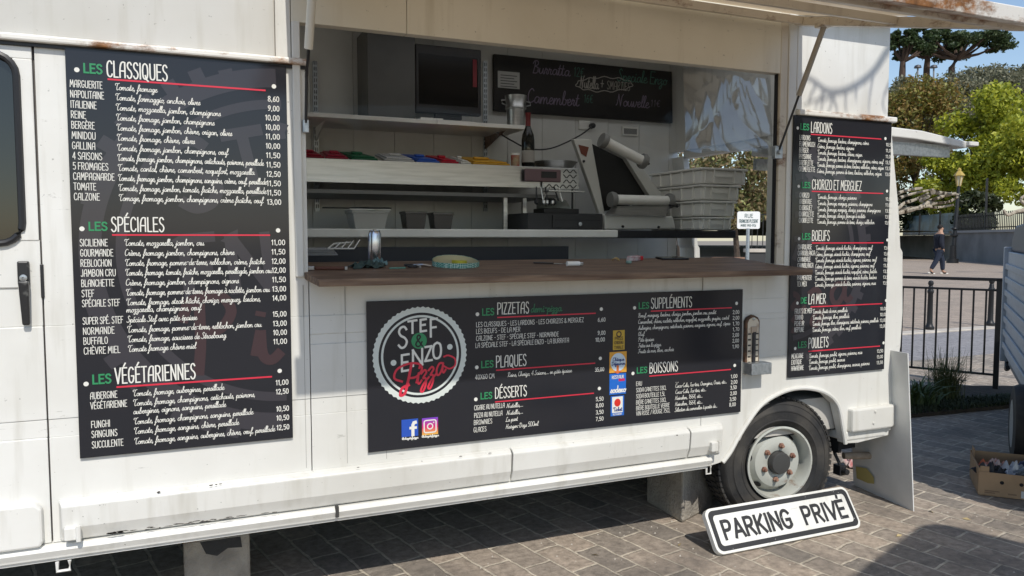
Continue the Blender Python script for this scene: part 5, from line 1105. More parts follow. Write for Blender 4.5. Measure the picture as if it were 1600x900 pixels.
# shoe-like rag behind the tow bar
p = atz(1340, 727); sp = thing('carrier_bag', 'white and pink bag with a green edge on the paving under the tow bar', 'bag', p)
rg = rumpled('bag_body', None, None, p, .10, .06, .09, mat('bag_white', (.55,.5,.48), .7, col2=(.45,.16,.16), nscale=18), 12); rg.parent = sp; rg.matrix_parent_inverse = Matrix.Translation(-p)
for key in ('label','category'): 
    if key in rg: del rg[key]
k = MB(); k.tube([p+Vector((.02,.0,.06)), p+Vector((.06,.02,.10)), p+Vector((.07,.03,.07))], .012, 8); k.build('green_edge', mat('lime_green', (.25,.5,.04), .5), sp, smooth=True)
# enamel thermometer and its little metal block
TB = aty(1176, 540, -.02); th = thing('thermometer', 'old rusty enamel thermometer screwed beside the middle menu board', 'thermometer', TB)
a, b = aty(1164,585,-.02), aty(1187,497,-.02); mz = aty(1175,492,-.02).z; mx_ = (a.x+b.x)/2; hw_ = (b.x-a.x)/2
pr = [(mx_-hw_, a.z), (mx_+hw_, a.z), (mx_+hw_, b.z-.012), (mx_+hw_*.75, b.z+.004), (mx_+hw_*.3, mz-.004), (mx_, mz), (mx_-hw_*.3, mz-.004), (mx_-hw_*.75, b.z+.004), (mx_-hw_, b.z-.012)]
MB().prism(pr, 'y', -.022, -.001).build('frame', mat('rusty_frame', (.06,.04,.03), .8, col2=(.16,.08,.045), nscale=40), th, bevel=.003)
cx_, cz_ = mx_, (a.z+mz)/2
MB().prism([(mx_+(x-mx_)*.80, cz_+(z-cz_)*.93) for x, z in pr], 'y', -.0245, -.0225).build('plate', mat('aged_enamel', (.62,.55,.44), .5, col2=(.34,.22,.14), nscale=26, mix=(.56,.72)), th)
MB().tube([(mx_, -.030, a.z+.02), (mx_, -.030, mz-.08)], .009, 8).build('glass_tube', mat('tube_dark', (.03,.03,.035), .2), th, smooth=True)
B(mx_-.016, mx_+.018, -.033, -.0255, mz-.085, mz-.055).build('tube_cap', mat('cap_buff', (.42,.33,.25), .6), th, bevel=.002)
MB().lathe([(.007,0),(.006,.005),(0,.006)], (mx_, -.0247, mz-.02), (0,-1,0), 14).build('screw', STEEL, th, smooth=True)
k = MB()
for i in range(7):
    z = a.z+.03+(mz-a.z-.12)*i/6
    for sx in (-1, 1): k.box(mx_+sx*.022-.008, mx_+sx*.022+.008, -.0258, -.0248, z-.0035, z+.0035)
k.build('scale_marks', mat('mark_dark', (.05,.045,.04), .6), th)
a, b = aty(1174,569,-.07), aty(1206,584,-.07)
mbk = thing('metal_box', 'small galvanised box under the thermometer', 'metal box', (a.x, -.04, b.z)); B(aty(1175,570,-.072).x, aty(1206,570,-.072).x, -.072, -.001, b.z, a.z).build('box_body', GALV, mbk, bevel=.002)
# ------------------------------------------------------------------ the cardboard box and what is in it
g = [atz(1495,742), atz(1528,774), atz(1604,783)]
cbx = thing('cardboard_box', 'brown cardboard fruit box on the paving in front of the trailer wheel', 'cardboard box', g[1])
e1 = Vector((g[2].x-g[1].x, g[2].y-g[1].y, 0)).normalized(); e2 = Vector((g[0].x-g[1].x, g[0].y-g[1].y, 0)); e2 = (e2-e1*e2.dot(e1)).normalized()
BM = Matrix(((e1.x,e2.x,0,g[1].x),(e1.y,e2.y,0,g[1].y),(0,0,1,0),(0,0,0,1))); bw_, bd_, bh_ = .50, .36, .165
def bxm(name, x0,x1,y0,y1,z0,z1, m=CARD, par=None, bev=.002): k = MB(); k.xf = BM; k.box(x0,x1,y0,y1,z0,z1); return k.build(name, m, par or cbx, bevel=bev)
bxm('bottom', 0,bw_,0,bd_,.004,.008); fs_ = bxm('side', 0,bw_,0,.006,.008,bh_-.03); bxm('side', 0,bw_,bd_-.006,bd_,.008,bh_); bxm('end', 0,.006,.0065,bd_-.0065,.008,bh_-.012); bxm('end', bw_-.006,bw_,.0065,bd_-.0065,.008,bh_)
bxm('corner_flap', .0065,.05,.0065,.012,bh_-.05,bh_); bxm('corner_flap', .0065,.012,bd_-.09,bd_-.0065,.1,bh_+.03)
for x in (.11,.20): k = MB(); k.xf = BM; k.lathe([(.010,0),(.010,.001)], (x,-.0008,.085), (0,1,0), 16); k.build('hand_hole', DARK, fs_)
bxm('paper_label', .20,.46,-.0016,-.0004,.012,.05, mat('paper', (.5,.5,.48), .8), fs_, 0)
t = Text(-.0012); t.rect(.03,.10,.03,.036); t.rect(.03,.08,.02,.026); t.rect(.14,.18,.022,.030); k = MB(); k.xf = BM; k.add(t.v,t.f); k.build('print', mat('faint_brown', (.2,.13,.08), .9), fs_, recalc=False)
rr_ = random.Random(8)
litter = [('orange and white crumpled packet in the cardboard box',(.60,.14,.05),(.55,.53,.5),.10,.20,'packet'),('white wrapper in the middle of the cardboard box',(.6,.6,.6),(.4,.42,.46),.19,.17,'wrapper'),('pale blue wrapper at the right side of the cardboard box',(.32,.42,.52),(.55,.58,.6),.36,.16,'wrapper'),('black plastic bag at the left end of the cardboard box',(.02,.02,.022),(.03,.03,.03),.07,.10,'plastic bag'),('navy wrapper behind the others in the cardboard box',(.04,.06,.14),(.3,.3,.33),.28,.26,'wrapper')]
for lab, c1_, c2_, bx_, by_, ct_ in litter:
    pq_ = BM @ Vector((bx_, by_, .095)); o = rumpled(ct_.replace(' ','_'), lab, ct_, pq_, .075, .06, .075, mat('litter_'+lab[:5], c1_, .5, col2=c2_, nscale=12), rr_.randint(0,99), 18)
pq_ = BM @ Vector((.245,.15,.12)); bt = thing('plastic_bottle', 'clear plastic bottle lying among the wrappers in the cardboard box', 'bottle', pq_)
MB().lathe([(0,-.09),(.025,-.088),(.027,-.06),(.025,-.02),(.027,.03),(.022,.055),(.011,.075),(.011,.09)], pq_, BM.to_3x3() @ Vector((.8,.3,.35)), 18).build('bottle_body', mat('clear_pet', (.6,.65,.68), .08, trans=.8), bt, smooth=True)
MB().lathe([(.0125,.085),(.0125,.103),(0,.104)], pq_, BM.to_3x3() @ Vector((.8,.3,.35)), 14).build('bottle_cap', mat('cap_blue', (.05,.2,.5), .4), bt, smooth=True)
# ------------------------------------------------------------------ the trailer at the right edge
ax = Vector((math.sin(math.radians(52)), math.cos(math.radians(52)), 0)); wheelp = Vector((4.80, .22, 0)); sd = Vector((ax.y, -ax.x, 0))      # sd points away from the camera's view, to the right
TRM = Matrix(((ax.x, sd.x, 0, wheelp.x+sd.x*.0), (ax.y, sd.y, 0, wheelp.y+sd.y*.0), (0,0,1,0), (0,0,0,1)))     # x along the trailer, y across
trl = thing('trailer', 'grey ribbed utility trailer with a spoked wheel at the right edge', 'trailer', wheelp)
TG = paint('trailer_grey', (.44,.47,.50), (.30,.31,.32), gloss=.45)
def tbm(name, x0,x1,y0,y1,z0,z1, m=TG, par=None, bev=.006): k = MB(); k.xf = TRM; k.box(x0,x1,y0,y1,z0,z1); return k.build(name, m, par or trl, bevel=bev)
side = tbm('trailer_body', -1.2,2.10,.03,1.5,.42,1.30)
for i in range(7): z = .48+.112*i; tbm('rib', -1.2,2.115,.012,.0295,z,z+.05, TG, side, .006)
tbm('corner_post', 2.06,2.13,.0,.08,.36,1.34, TG, side); tbm('frame', -1.2,2.0,.06,1.4,.33,.41, mat('trailer_frame', (.2,.21,.22), .6, .5))
k = MB(); k.xf = TRM; k.prism([(2.10,1.302),(2.02,1.42),(1.75,1.52),(-1.2,1.56),(-1.2,1.302)], 'y', .05, 1.48); k.build('cover', mat('trailer_cover', (.10,.11,.13), .5), trl, bevel=.02)
k = MB(); k.xf = TRM; k.lathe([(.13,.0),(.17,-.01),(.235,.0),(.25,.03),(.25,.13),(.23,.15),(.13,.15)], (0,-.05,.25), (0,1,0), 40, False); tw = k.build('wheel', RUBBER, trl, smooth=True)
k = MB(); k.xf = TRM; k.lathe([(.15,.0),(.14,.004),(.13,.03),(.06,.035),(.04,.01),(0,.008)], (0,-.055,.25), (0,1,0), 32); rm_ = k.build('rim', GALV, tw, smooth=True)
for i in range(5):
    k = MB(); a_ = 2*math.pi*i/5; k.xf = TRM @ Matrix.Translation((0,-.05,.25)) @ Matrix.Rotation(a_, 4, 'Y'); k.box(.05,.115,.0,.018,-.018,.018); k.build('spoke', GALV, rm_, bevel=.004)
k = MB(); k.xf = TRM; k.tube([(2.1,.1,.42),(2.16,.06,.36),(2.02,.05,.30),(1.9,.05,.33)], .02, 8); k.build('tail_light', BLACK, trl, smooth=True)
# ------------------------------------------------------------------ railing, planting, bollards
f0, f1 = atz(1555,612), atz(1420,598); fd = (f1-f0); fd.z = 0; fd.normalize(); fz = [aty(1555,437,f0.y).z, aty(1555,454,f0.y).z, aty(1555,586,f0.y).z]
rl_ = thing('railing', 'black iron railing with thin upright bars behind the van', 'railing', f0)
FM = Matrix(((fd.x,-fd.y,0,f0.x),(fd.y,fd.x,0,f0.y),(0,0,1,0),(0,0,0,1)))
def frl(name, x0,x1,y0,y1,z0,z1): k = MB(); k.xf = FM; k.box(x0,x1,y0,y1,z0,z1); return k.build(name, IRON, rl_, bevel=.002)
LF = 2.8
for x in (0, LF): frl('post', x-.022,x+.022,-.022,.022,0,fz[0]+.01)
frl('top_rail', -.5,LF,-.022,.022,fz[0]-.016,fz[0]+.012); frl('rail', .023,LF-.023,-.012,.012,fz[1]-.01,fz[1]+.01); frl('rail', .023,LF-.023,-.012,.012,fz[2]-.01,fz[2]+.01)
sp_ = (f1-f0).length/7.2
x = sp_
while x < LF-.03: frl('upright', x-.008,x+.008,-.008,.008,fz[2]+.0105,fz[1]-.0105); x += sp_
def leafblade(mb, base, az, ln, w_, droop, r_):
    d = Vector((math.cos(az), math.sin(az), 0)); s_ = Vector((-d.y, d.x, 0)); pts = []
    for i in range(6):
        t_ = i/5; pts.append((base + d*(ln*.55*droop*t_**1.6) + Vector((0,0,ln*(t_-.38*droop*t_**2.4))), w_*(1-t_)**.6+.0005))
    o = len(mb.v)
    for p_, ww in pts: mb.v += [p_-s_*ww, p_+s_*ww]
    mb.f += [(o+2*i, o+2*i+1, o+2*i+3, o+2*i+2) for i in range(5)]
GRS = [mat('grass_blades', (.07,.10,.03), .6, col2=(.15,.15,.06), nscale=30), mat('strap_leaves', (.06,.10,.035), .5, col2=(.10,.14,.05), nscale=20)]
def tuft(label, p, n, ln, w_, m, seed, spread):
    r2 = random.Random(seed); k = MB()
    for i in range(n):
        az = r2.uniform(0,6.28); b_ = p+Vector((r2.gauss(0,.05), r2.gauss(0,.05), 0)); leafblade(k, b_, az, ln*r2.uniform(.6,1.1), w_, r2.uniform(*spread), r2)
    root = thing('grass_tuft', label, 'grass', p, 'planting beside the railing'); k.build('blades', m, root, recalc=False)
    return root
bedz = .03
b1_, b2_, b3_, b4_ = atz(1405,655), atz(1590,637), atz(1610,615), atz(1405,622)
mbx = MB().prism([(b1_.x,b1_.y),(b2_.x,b2_.y),(b3_.x+.3,b3_.y+.1),(b4_.x,b4_.y+.5)], 'z', .001, bedz); tag(mbx.build('planting_bed', EARTH), kind='structure')
p = atz(1476,630); p.z = bedz; tuft('tall feathery grass tuft in front of the iron railing', p, 420, .50, .0022, GRS[0], 2, (.25,1.3))
p = atz(1432,640); p.z = bedz; tuft('low strap-leaved plant left of the feathery grass', p, 70, .36, .012, GRS[1], 3, (.7,1.6))
p = atz(1412,640); p.z = bedz; tuft('small dark strap-leaved plant beside the van bumper', p, 50, .3, .011, GRS[1], 6, (.7,1.6))
k = MB(); rq = random.Random(4)
for i in range(2600):
    t_, s_ = rq.random(), rq.random(); q = b1_.lerp(b2_, t_).lerp(b4_.lerp(b3_, t_), s_*.6); q.z = bedz; leafblade(k, q, rq.uniform(0,6.28), rq.uniform(.03,.07), .004, rq.uniform(.5,1.5), rq)
tag(k.build('ground_cover', mat('dark_ground_cover', (.035,.05,.02), .7, col2=(.06,.07,.03), nscale=9), None, recalc=False), 'low dark ground cover filling the bed along the railing', 'ground cover', kind='stuff')
for px, py, lab in ((1452,516,'dark iron bollard behind the railing, nearer the van'), (1547,510,'dark iron bollard behind the railing, nearer the trailer')):
    c = atz(px, py); root = thing('bollard', lab, 'bollard', (c.x,c.y,.012), 'bollards along the kerb')
    MB().lathe([(.07,0),(.07,.04),(.05,.06),(.042,.1),(.036,.55),(.046,.57),(.046,.60),(.034,.62),(.034,.66),(.02,.68)], (c.x,c.y,.012), seg=18).build('shaft', IRON, root, smooth=True)
    MB().lathe([(0,-.045),(.03,-.035),(.042,0),(.03,.035),(0,.045)], (c.x,c.y,.725), seg=18).build('ball_top', IRON, root, smooth=True)

# ================================================================== FAR SIDE OF THE PLAZA
HILLM = mat('hillside_earth', (.10,.105,.05), 1, col2=(.16,.14,.08), nscale=.15)
# terrain rising behind the far wall
wa, wb2 = atz(1405,399), atz(1575,412.5); wd = (wb2-wa); wd.z = 0; wd.normalize(); wn = Vector((-wd.y, wd.x, 0))
if wn.dot(VF) < 0: wn = -wn
def wpt(u, v, z=0): return Vector((wa.x, wa.y, 0))+wd*u+wn*v+Vector((0,0,z))      # u along the wall, v behind it
hm = MB(); gu, gv = 30, 14
def hz(u, v):
    e = 1.9+max(0, v-8)*.30+1.2*math.sin(u*.07+v*.05)*max(0, min(1, (v-8)/10)); return e if v > .5 else 1.85
for j in range(gv+1):
    for i in range(gu+1):
        u, v = -90+104*i/gu, .45+110*(j/gv)**1.4; p = wpt(u, v, hz(u, v)); hm.v.append(p)
hm.f = [(j*(gu+1)+i, j*(gu+1)+i+1, (j+1)*(gu+1)+i+1, (j+1)*(gu+1)+i) for j in range(gv) for i in range(gu)]
tag(hm.build('hill', HILLM, None, smooth='all'), kind='structure')
def wbox(u0, u1, v0, v1, z0, z1, name, m, par=None, bevel=0):
    k = MB(); k.prism([(wpt(u0,v0).x,wpt(u0,v0).y),(wpt(u1,v0).x,wpt(u1,v0).y),(wpt(u1,v1).x,wpt(u1,v1).y),(wpt(u0,v1).x,wpt(u0,v1).y)], 'z', z0, z1); return k.build(name, m, par, bevel=bevel)
tag(wbox(-60,30,-1.6,-1.1,-.02,.22,'far_kerb',STONE,None,.03), kind='structure')
rw_ = thing('retaining_wall', 'grey rendered retaining wall along the far side of the square', 'wall', wpt(5,0))
uA = 8.2                              # where the wall steps up
def u_of(px): # position along the wall line under an image column
    d = ray(px, 390); d.z = 0; n_ = wn; t_ = (Vector((wa.x,wa.y,0))-Vector((CAM.x,CAM.y,0))).dot(n_)/d.dot(n_); q = Vector((CAM.x,CAM.y,0))+d*t_; return (q-Vector((wa.x,wa.y,0))).dot(wd)
def z_at(px, py, v=0):
    u = u_of(px); q = wpt(u, v); d = ray(px, py); k_ = (q-CAM).dot(Vector((VF.x,VF.y,0)))/d.dot(Vector((VF.x,VF.y,0))); return CAM.z+d.z*k_
u1_, u2_ = u_of(1496), u_of(1600)
zwR = z_at(1560, 363); zwL = z_at(1450, 368)
WALLM = mat('grey_render', (.20,.205,.21), .9, col2=(.14,.145,.15), nscale=.8)
wbox(-60, u1_, 0, .4, -.02, zwL, 'wall_body', WALLM, rw_); wbox(u1_, u2_+6, 0, .4, -.02, zwR, 'wall_body', WALLM, rw_); wbox(u1_-.1, u2_+6, -.08, .5, zwR+.002, zwR+.14, 'coping', mat('coping_grey', (.3,.3,.3), .9), rw_)
# metal gates in front of the wall
GATE = mat('grey_gate_metal', (.17,.175,.18), .6)
for i, (pa, pb, lab) in enumerate([(1496,1562,'wide grey barred gate in the retaining wall behind the lamp post'), (1567,1610,'grey barred gate at the right end of the retaining wall'), (1412,1494,'row of low grey bars along the wall behind the walking man')]):
    a, b = u_of(pa), u_of(pb); zt_ = z_at((pa+pb)/2, 368); g_ = thing('metal_gate', lab, 'gate', wpt(a,-.2), 'gates along the far wall')
    fm = MB()
    for (u0,u1,z0,z1) in ((a,b,.12,.2),(a,b,zt_-.08,zt_),(a,a+.07,.1,zt_),(b-.07,b,.1,zt_)): 
        q = [wpt(u0,-.25),wpt(u1,-.25),wpt(u1,-.19),wpt(u0,-.19)]; fm.prism([(p.x,p.y) for p in q],'z',z0,z1)
    fm.build('gate_frame', IRON, g_); br_ = MB(); n = int((b-a)/.30)
    for j in range(1, n):
        u = a+(b-a)*j/n; q = [wpt(u-.02,-.235),wpt(u+.02,-.235),wpt(u+.02,-.205),wpt(u-.02,-.205)]; br_.prism([(p.x,p.y) for p in q],'z',.2,zt_-.08)
    br_.build('bars', IRON if i == 2 else mat('pale_bars', (.30,.31,.32), .6), g_)
    if i < 2: wbox(a+.08,b-.08,-.19,-.17,.2,zt_-.1,'sheet_panel',GATE,g_)
# iron fence standing on the wall
fw = thing('iron_fence', 'tall black iron fence standing on the retaining wall', 'fence', wpt(u1_, .2, zwR))
zf = z_at(1560, 331)
def fbars(u0, u1, z0, z1, step, par, v=.2):
    k = MB(); u = u0
    while u < u1:
        q = [wpt(u-.022,v-.02),wpt(u+.022,v-.02),wpt(u+.022,v+.02),wpt(u-.022,v+.02)]; k.prism([(p.x,p.y) for p in q],'z',z0,z1); u += step
    k.build('bars', IRON, par)
    for z in (z0+.12, z1-.2): wbox(u0, u1, v-.03, v-.021, z, z+.06, 'rail', IRON, par)
fbars(u_of(1474), u2_+6, zwR+.14, zf, .24, fw)
wbox(u_of(1544)-.05, u_of(1544)+.05, .15, .25, zwR+.14, zf+2.0, 'post', IRON, fw)
# blue tarpaulin panels on the left part of the wall
tp_ = thing('glazed_screen', 'row of bluish glazed screen panels on the wall left of the lamp post', 'screen', wpt(u_of(1450), .2, zwL))
BLU = mat('blue_screen', (.16,.24,.30), .25, col2=(.10,.13,.14), nscale=1.2)
zs1 = z_at(1450, 336)
for pa, pb in ((1414,1440),(1441.5,1472),(1473.5,1500)):
    a, b = u_of(pa), u_of(pb); wbox(a+.05, b-.05, .18, .22, zwL+.01, zs1, 'screen_panel', BLU, tp_); wbox(b-.045, b+.045, .15, .25, zwL+.01, zs1+.15, 'post', IRON, tp_)
# ------------------------------------------------------------------ lamp post
LPp = atz(1488, 411); ld = (LPp-CAM).dot(VF)
lamp = thing('street_lamp', 'black iron street lamp with a yellow lantern', 'street lamp', (LPp.x, LPp.y, 0))
def zl(py): return atd(1495, py, ld).z
zh0, zh1 = zl(291), zl(263)
sx_ = atd(1498, 291, ld)-atd(1488, 411, ld); sx_.z = 0
k = MB(); lc = Vector((LPp.x, LPp.y, 0)); tp3 = lc+sx_
k.tube([lc, lc+Vector((0,0,.25))], [.32,.30], 14); k.tube([lc+Vector((0,0,.25)), lc+Vector((0,0,1.0))], [.2,.17], 14); k.tube([lc+sx_*.2+Vector((0,0,1.0)), tp3+Vector((0,0,zh0))], [.12,.075], 12); k.build('post', IRON, lamp, smooth=True)
for pr_, z_ in (([(.15,0),(.2,.05),(.2,.12),(.15,.16)],1.5),([(.14,0),(.17,.05),(.14,.1)],1.9)): MB().lathe(pr_, lc+sx_*.2+Vector((0,0,z_)), seg=14).build('collar', IRON, lamp, smooth=True)
hh = zh1-zh0
YL = mat('lantern_yellow', (.42,.30,.08), .5)
MB().lathe([(.10,0),(.20,hh*.55)], tp3+Vector((0,0,zh0+.02)), seg=6).build('lantern_glass', mat('lantern_glass', (.55,.50,.36), .2), lamp)
k = MB()
for i in range(6):
    a_ = 2*math.pi*i/6; k.tube([tp3+Vector((.105*math.cos(a_), .105*math.sin(a_), zh0)), tp3+Vector((.212*math.cos(a_), .212*math.sin(a_), zh0+hh*.58))], .02, 6)
k.build('lantern_frame', YL, lamp)
MB().lathe([(.30,0),(.28,.05),(.15,hh*.22),(.10,hh*.26),(.10,hh*.36),(.03,hh*.44),(0,hh*.46)], tp3+Vector((0,0,zh0+hh*.58)), seg=6).build('lantern_roof', YL, lamp)
# ------------------------------------------------------------------ walking man
mp_ = atz(1466, 428); md = (mp_-CAM).dot(VF); hgt = 76/FPX*md
per = thing('person', 'man in a navy jumper and dark jeans walking to the right across the square', 'person', mp_)
rt = Vector((VR.x, VR.y, 0)).normalized(); fw_ = Vector((VF.x, VF.y, 0)).normalized()
def H_(x, d, z): return mp_+rt*(x*hgt)+fw_*(d*hgt)+Vector((0,0,z*hgt))
def skin(name, pts, edges, radii, m, par, sub=1):
    me = bpy.data.meshes.new(name); off = par.location if par.parent is None else par.location+par.parent.location
    me.from_pydata([p-off for p in pts], edges, []); me.materials.append(m)
    o = bpy.data.objects.new(name, me); C.objects.link(o); o.parent = par
    o.modifiers.new('skin', 'SKIN'); sv = me.skin_vertices[0].data
    for i, r_ in enumerate(radii): sv[i].radius = (r_*hgt, r_*hgt) if not isinstance(r_, tuple) else (r_[0]*hgt, r_[1]*hgt)
    sv[0].use_root = True
    s_ = o.modifiers.new('sub', 'SUBSURF'); s_.levels = 1; s_.render_levels = 1
    for p_ in me.polygons: p_.use_smooth = True
    return o
SKN = mat('skin_tone', (.42,.25,.17), .6); NVY = mat('navy_wool', (.010,.013,.024), .9); JEA = mat('dark_jeans', (.014,.021,.040), .85)
# continuous body: pelvis, spine, neck, head, arms with hands, legs with feet
bp2 = [H_(0,0,.52),H_(.0,0,.62),H_(-.01,0,.74),H_(.0,0,.83),H_(.015,0,.875),H_(.025,0,.925),H_(.022,0,.965),
  H_(-.01,-.09,.80),H_(-.035,-.105,.64),H_(.03,-.10,.50),H_(.045,-.10,.455),
  H_(-.01,.09,.80),H_(.02,.105,.64),H_(.07,.10,.52),H_(.085,.10,.48),
  H_(-.01,-.045,.47),H_(-.07,-.045,.28),H_(-.19,-.045,.075),H_(-.125,-.045,.022),
  H_(.01,.045,.47),H_(.10,.045,.27),H_(.115,.045,.045),H_(.19,.045,.02)]
be = [(0,1),(1,2),(2,3),(3,4),(4,5),(5,6),(3,7),(7,8),(8,9),(9,10),(3,11),(11,12),(12,13),(13,14),(0,15),(15,16),(16,17),(17,18),(0,19),(19,20),(20,21),(21,22)]
br2 = [(.075,.085),(.072,.078),(.082,.09),(.06,.07),.033,.05,.043,.038,.03,.022,.02,.038,.03,.022,.02,.058,.042,.028,.024,.058,.042,.028,.024]
skin('body', bp2, be, br2, SKN, per)
skin('jumper', [bp2[1],bp2[2],bp2[3],bp2[7],bp2[8],bp2[9],bp2[11],bp2[12],bp2[13],H_(-.0,0,.515)], [(0,1),(1,2),(2,3),(3,4),(4,5),(2,6),(6,7),(7,8),(0,9)], [(.098,.108),(.102,.112),(.078,.09),.052,.044,.034,.052,.044,.034,(.096,.104)], NVY, per)
skin('jeans', [H_(0,0,.53),bp2[15],bp2[16],H_(-.182,-.045,.09),bp2[19],bp2[20],H_(.114,.045,.065)], [(0,1),(1,2),(2,3),(0,4),(4,5),(5,6)], [(.086,.096),.072,.056,.042,.072,.056,.042], JEA, per)
for a_, b_ in ((H_(-.195,-.045,.04),H_(-.12,-.045,.022)),(H_(.11,.045,.03),H_(.195,.045,.02))):
    sh = skin('shoe', [a_, b_], [(0,1)], [.03,.024], BLACK, per); d_ = (b_-a_).normalized()
    MB().tube([a_-d_*.045*hgt+Vector((0,0,-.022*hgt)), b_+d_*.03*hgt+Vector((0,0,-.012*hgt))], .011*hgt, 8).build('white_sole', INK, per)
hq = .054*hgt; hp_ = [(hq*math.sin(math.pi*i/14), hq*1.08*math.cos(math.pi*i/14)) for i in range(0, 9)]
MB().lathe([(max(r_, 0), z_) for r_, z_ in hp_], H_(.006,0,.957), Vector((-rt.x*.55, -rt.y*.55, 1)), 16, False).build('hair', mat('dark_hair', (.012,.01,.009), .8), per, smooth=True)
for d_ in (-.022,.022): MB().lathe([(0,-.006*hgt),(.006*hgt,0),(0,.006*hgt)], H_(.066,d_,.945), seg=8).build('eye', DARK, per)
MB().lathe([(.011*hgt,0),(0,.022*hgt)], H_(.068,0,.925), rt, 8).build('nose', SKN, per)
# ------------------------------------------------------------------ trees
def leaf_mat(name, c1, c2, c3=None):
    m = bpy.data.materials.new(name); m.use_nodes = True; n = m.node_tree.nodes; l = m.node_tree.links; b = n['Principled BSDF']
    g = n.new('ShaderNodeNewGeometry'); r = n.new('ShaderNodeValToRGB'); e = r.color_ramp.elements; e[0].color = (*c1,1); e[1].color = (*c2,1)
    if c3: q = e.new(.85); q.color = (*c3,1); e[2].position = .8; 
    l.new(g.outputs['Random Per Island'], r.inputs[0]); l.new(r.outputs[0], b.inputs['Base Color']); b.inputs['Roughness'].default_value = .55
    t_ = n.new('ShaderNodeBsdfTranslucent'); l.new(r.outputs[0], t_.inputs[0]); mx = n.new('ShaderNodeMixShader'); mx.inputs[0].default_value = .35
    l.new(b.outputs[0], mx.inputs[1]); l.new(t_.outputs[0], mx.inputs[2]); l.new(mx.outputs[0], n['Material Output'].inputs[0]); return m
YG = leaf_mat('spring_leaves', (.20,.25,.02), (.56,.56,.06)); RUSTL = leaf_mat('rusty_leaves', (.13,.15,.03), (.30,.29,.06), (.32,.19,.055)); OLIVE = leaf_mat('olive_leaves', (.14,.15,.09), (.27,.26,.17)); PINE = leaf_mat('pine_needles', (.03,.055,.02), (.08,.115,.04)); HEDGE = leaf_mat('hedge_leaves', (.10,.13,.04), (.34,.36,.13), (.38,.27,.15))
DKG = leaf_mat('dark_leaves', (.02,.03,.012), (.06,.075,.025))
BARK = mat('bark', (.10,.075,.055), .95, col2=(.05,.038,.03), nscale=6, bump=.5); PALEB = mat('pale_bark', (.42,.37,.29), .9, col2=(.25,.21,.16), nscale=8)
def leaves(mb, blobs, n, size, r_, flat=1.0, hollow=.45):
    tot = sum(b[1]**2 for b in blobs)
    for c_, R, fz_ in blobs:
        for _ in range(int(n*R*R/tot)):
            while True:
                v = Vector((r_.uniform(-1,1), r_.uniform(-1,1), r_.uniform(-1,1)))
                if hollow < v.length < 1.0: break
            v *= 1+.12*r_.gauss(0,1); p_ = c_+Vector((v.x*R, v.y*R, v.z*R*fz_)); s_ = size*r_.uniform(.5,1.25)
            a = Vector((r_.gauss(0,1), r_.gauss(0,1), r_.gauss(0,1)*flat)).normalized(); b_ = a.cross(Vector((r_.gauss(0,1), r_.gauss(0,1), r_.gauss(0,1)))).normalized()
            o = len(mb.v); mb.v += [p_-a*s_, p_+b_*s_*.5, p_+a*s_, p_-b_*s_*.5]; mb.f.append((o, o+1, o+2, o+3))
def tree(name, label, px, py_top, py_bot, wpx, depth, m, n, size, seed, nb=16, group='trees behind the square', fz_=.8, cat='tree', base=None, bark=None, spread=.62):
    r_ = random.Random(seed); c_ = atd(px, (py_top+py_bot)/2, depth); k_ = depth/FPX; hw, hh = wpx/2*k_, (py_bot-py_top)/2*k_
    gz = base if base is not None else 0
    root = thing(name, label, cat, (c_.x, c_.y, gz), group); blobs = []
    for i in range(nb):
        v = Vector((r_.uniform(-1,1), r_.uniform(-.8,.8), r_.uniform(-1,1)))
        if v.length > 1: v.normalize()
        q = c_+rt*(v.x*hw*.74)+fw_*(v.y*hw*.6)+Vector((0,0,v.z*hh*.74)); blobs.append((q, min(hw,hh)*r_.uniform(.22,.5), fz_))
    k = MB(); base_ = Vector((c_.x, c_.y, gz)); fork = base_.lerp(Vector((c_.x,c_.y,c_.z)), .55); tr_ = max(.12, hh*.045)
    k.tube([base_, base_.lerp(fork,.5)+Vector((.1,0,0)), fork], [tr_, tr_*.8, tr_*.65], 8)
    for q, R, _ in blobs[:max(6, nb//2)]: k.tube([fork, fork.lerp(q,.55)+Vector((0,0,R*.2)), q], [tr_*.5, tr_*.3, tr_*.1], 6)
    k.build('trunk', bark or BARK, root, smooth=True)
    lm = MB(); leaves(lm, blobs, n, size, r_); lm.build('crown', m, root, recalc=False); return root
tree('broadleaf_tree', 'rust tinged olive green tree rising just behind the van awning', 1432, 105, 345, 150, 62, RUSTL, 17000, .17, 21, 26, base=2)
tree('broadleaf_tree', 'bright yellow green tree in new leaf, upper right', 1545, 118, 330, 150, 56, YG, 15000, .19, 33, 30, base=2)
tree('broadleaf_tree', 'bright yellow green tree cut off by the right edge', 1625, 150, 350, 150, 52, YG, 9000, .19, 35, 20, base=2)
tree('broadleaf_tree', 'lower yellow green tree between the rusty tree and the lamp', 1478, 215, 345, 100, 58, YG, 7000, .18, 37, 16, base=2)
for i, (px, yt, yb, w_, dp, lab) in enumerate([(1480,100,215,120,88,'grey green olive tree under the left pines'),(1540,98,220,110,92,'grey green olive tree below the right pine'),(1605,78,220,120,86,'tallest grey green olive tree at the right edge'),(1420,112,215,90,90,'grey green olive tree nearest the van roofline'),(1572,110,200,70,96,'small grey olive tree between the taller two')]):
    tree('olive_tree', lab, px, yt, yb, w_, dp, OLIVE, 9000, .22, 50+i, 18, base=8, group='olive trees on the hillside')
tree('dark_shrub', 'dark evergreen shrub behind the iron fence', 1535, 290, 365, 130, 50, DKG, 3500, .2, 71, 14, base=1.9, cat='shrub'); tree('dark_shrub', 'dark evergreen mass behind the glazed screen', 1440, 290, 372, 110, 60, DKG, 3500, .2, 72, 14, base=1.9, cat='shrub')
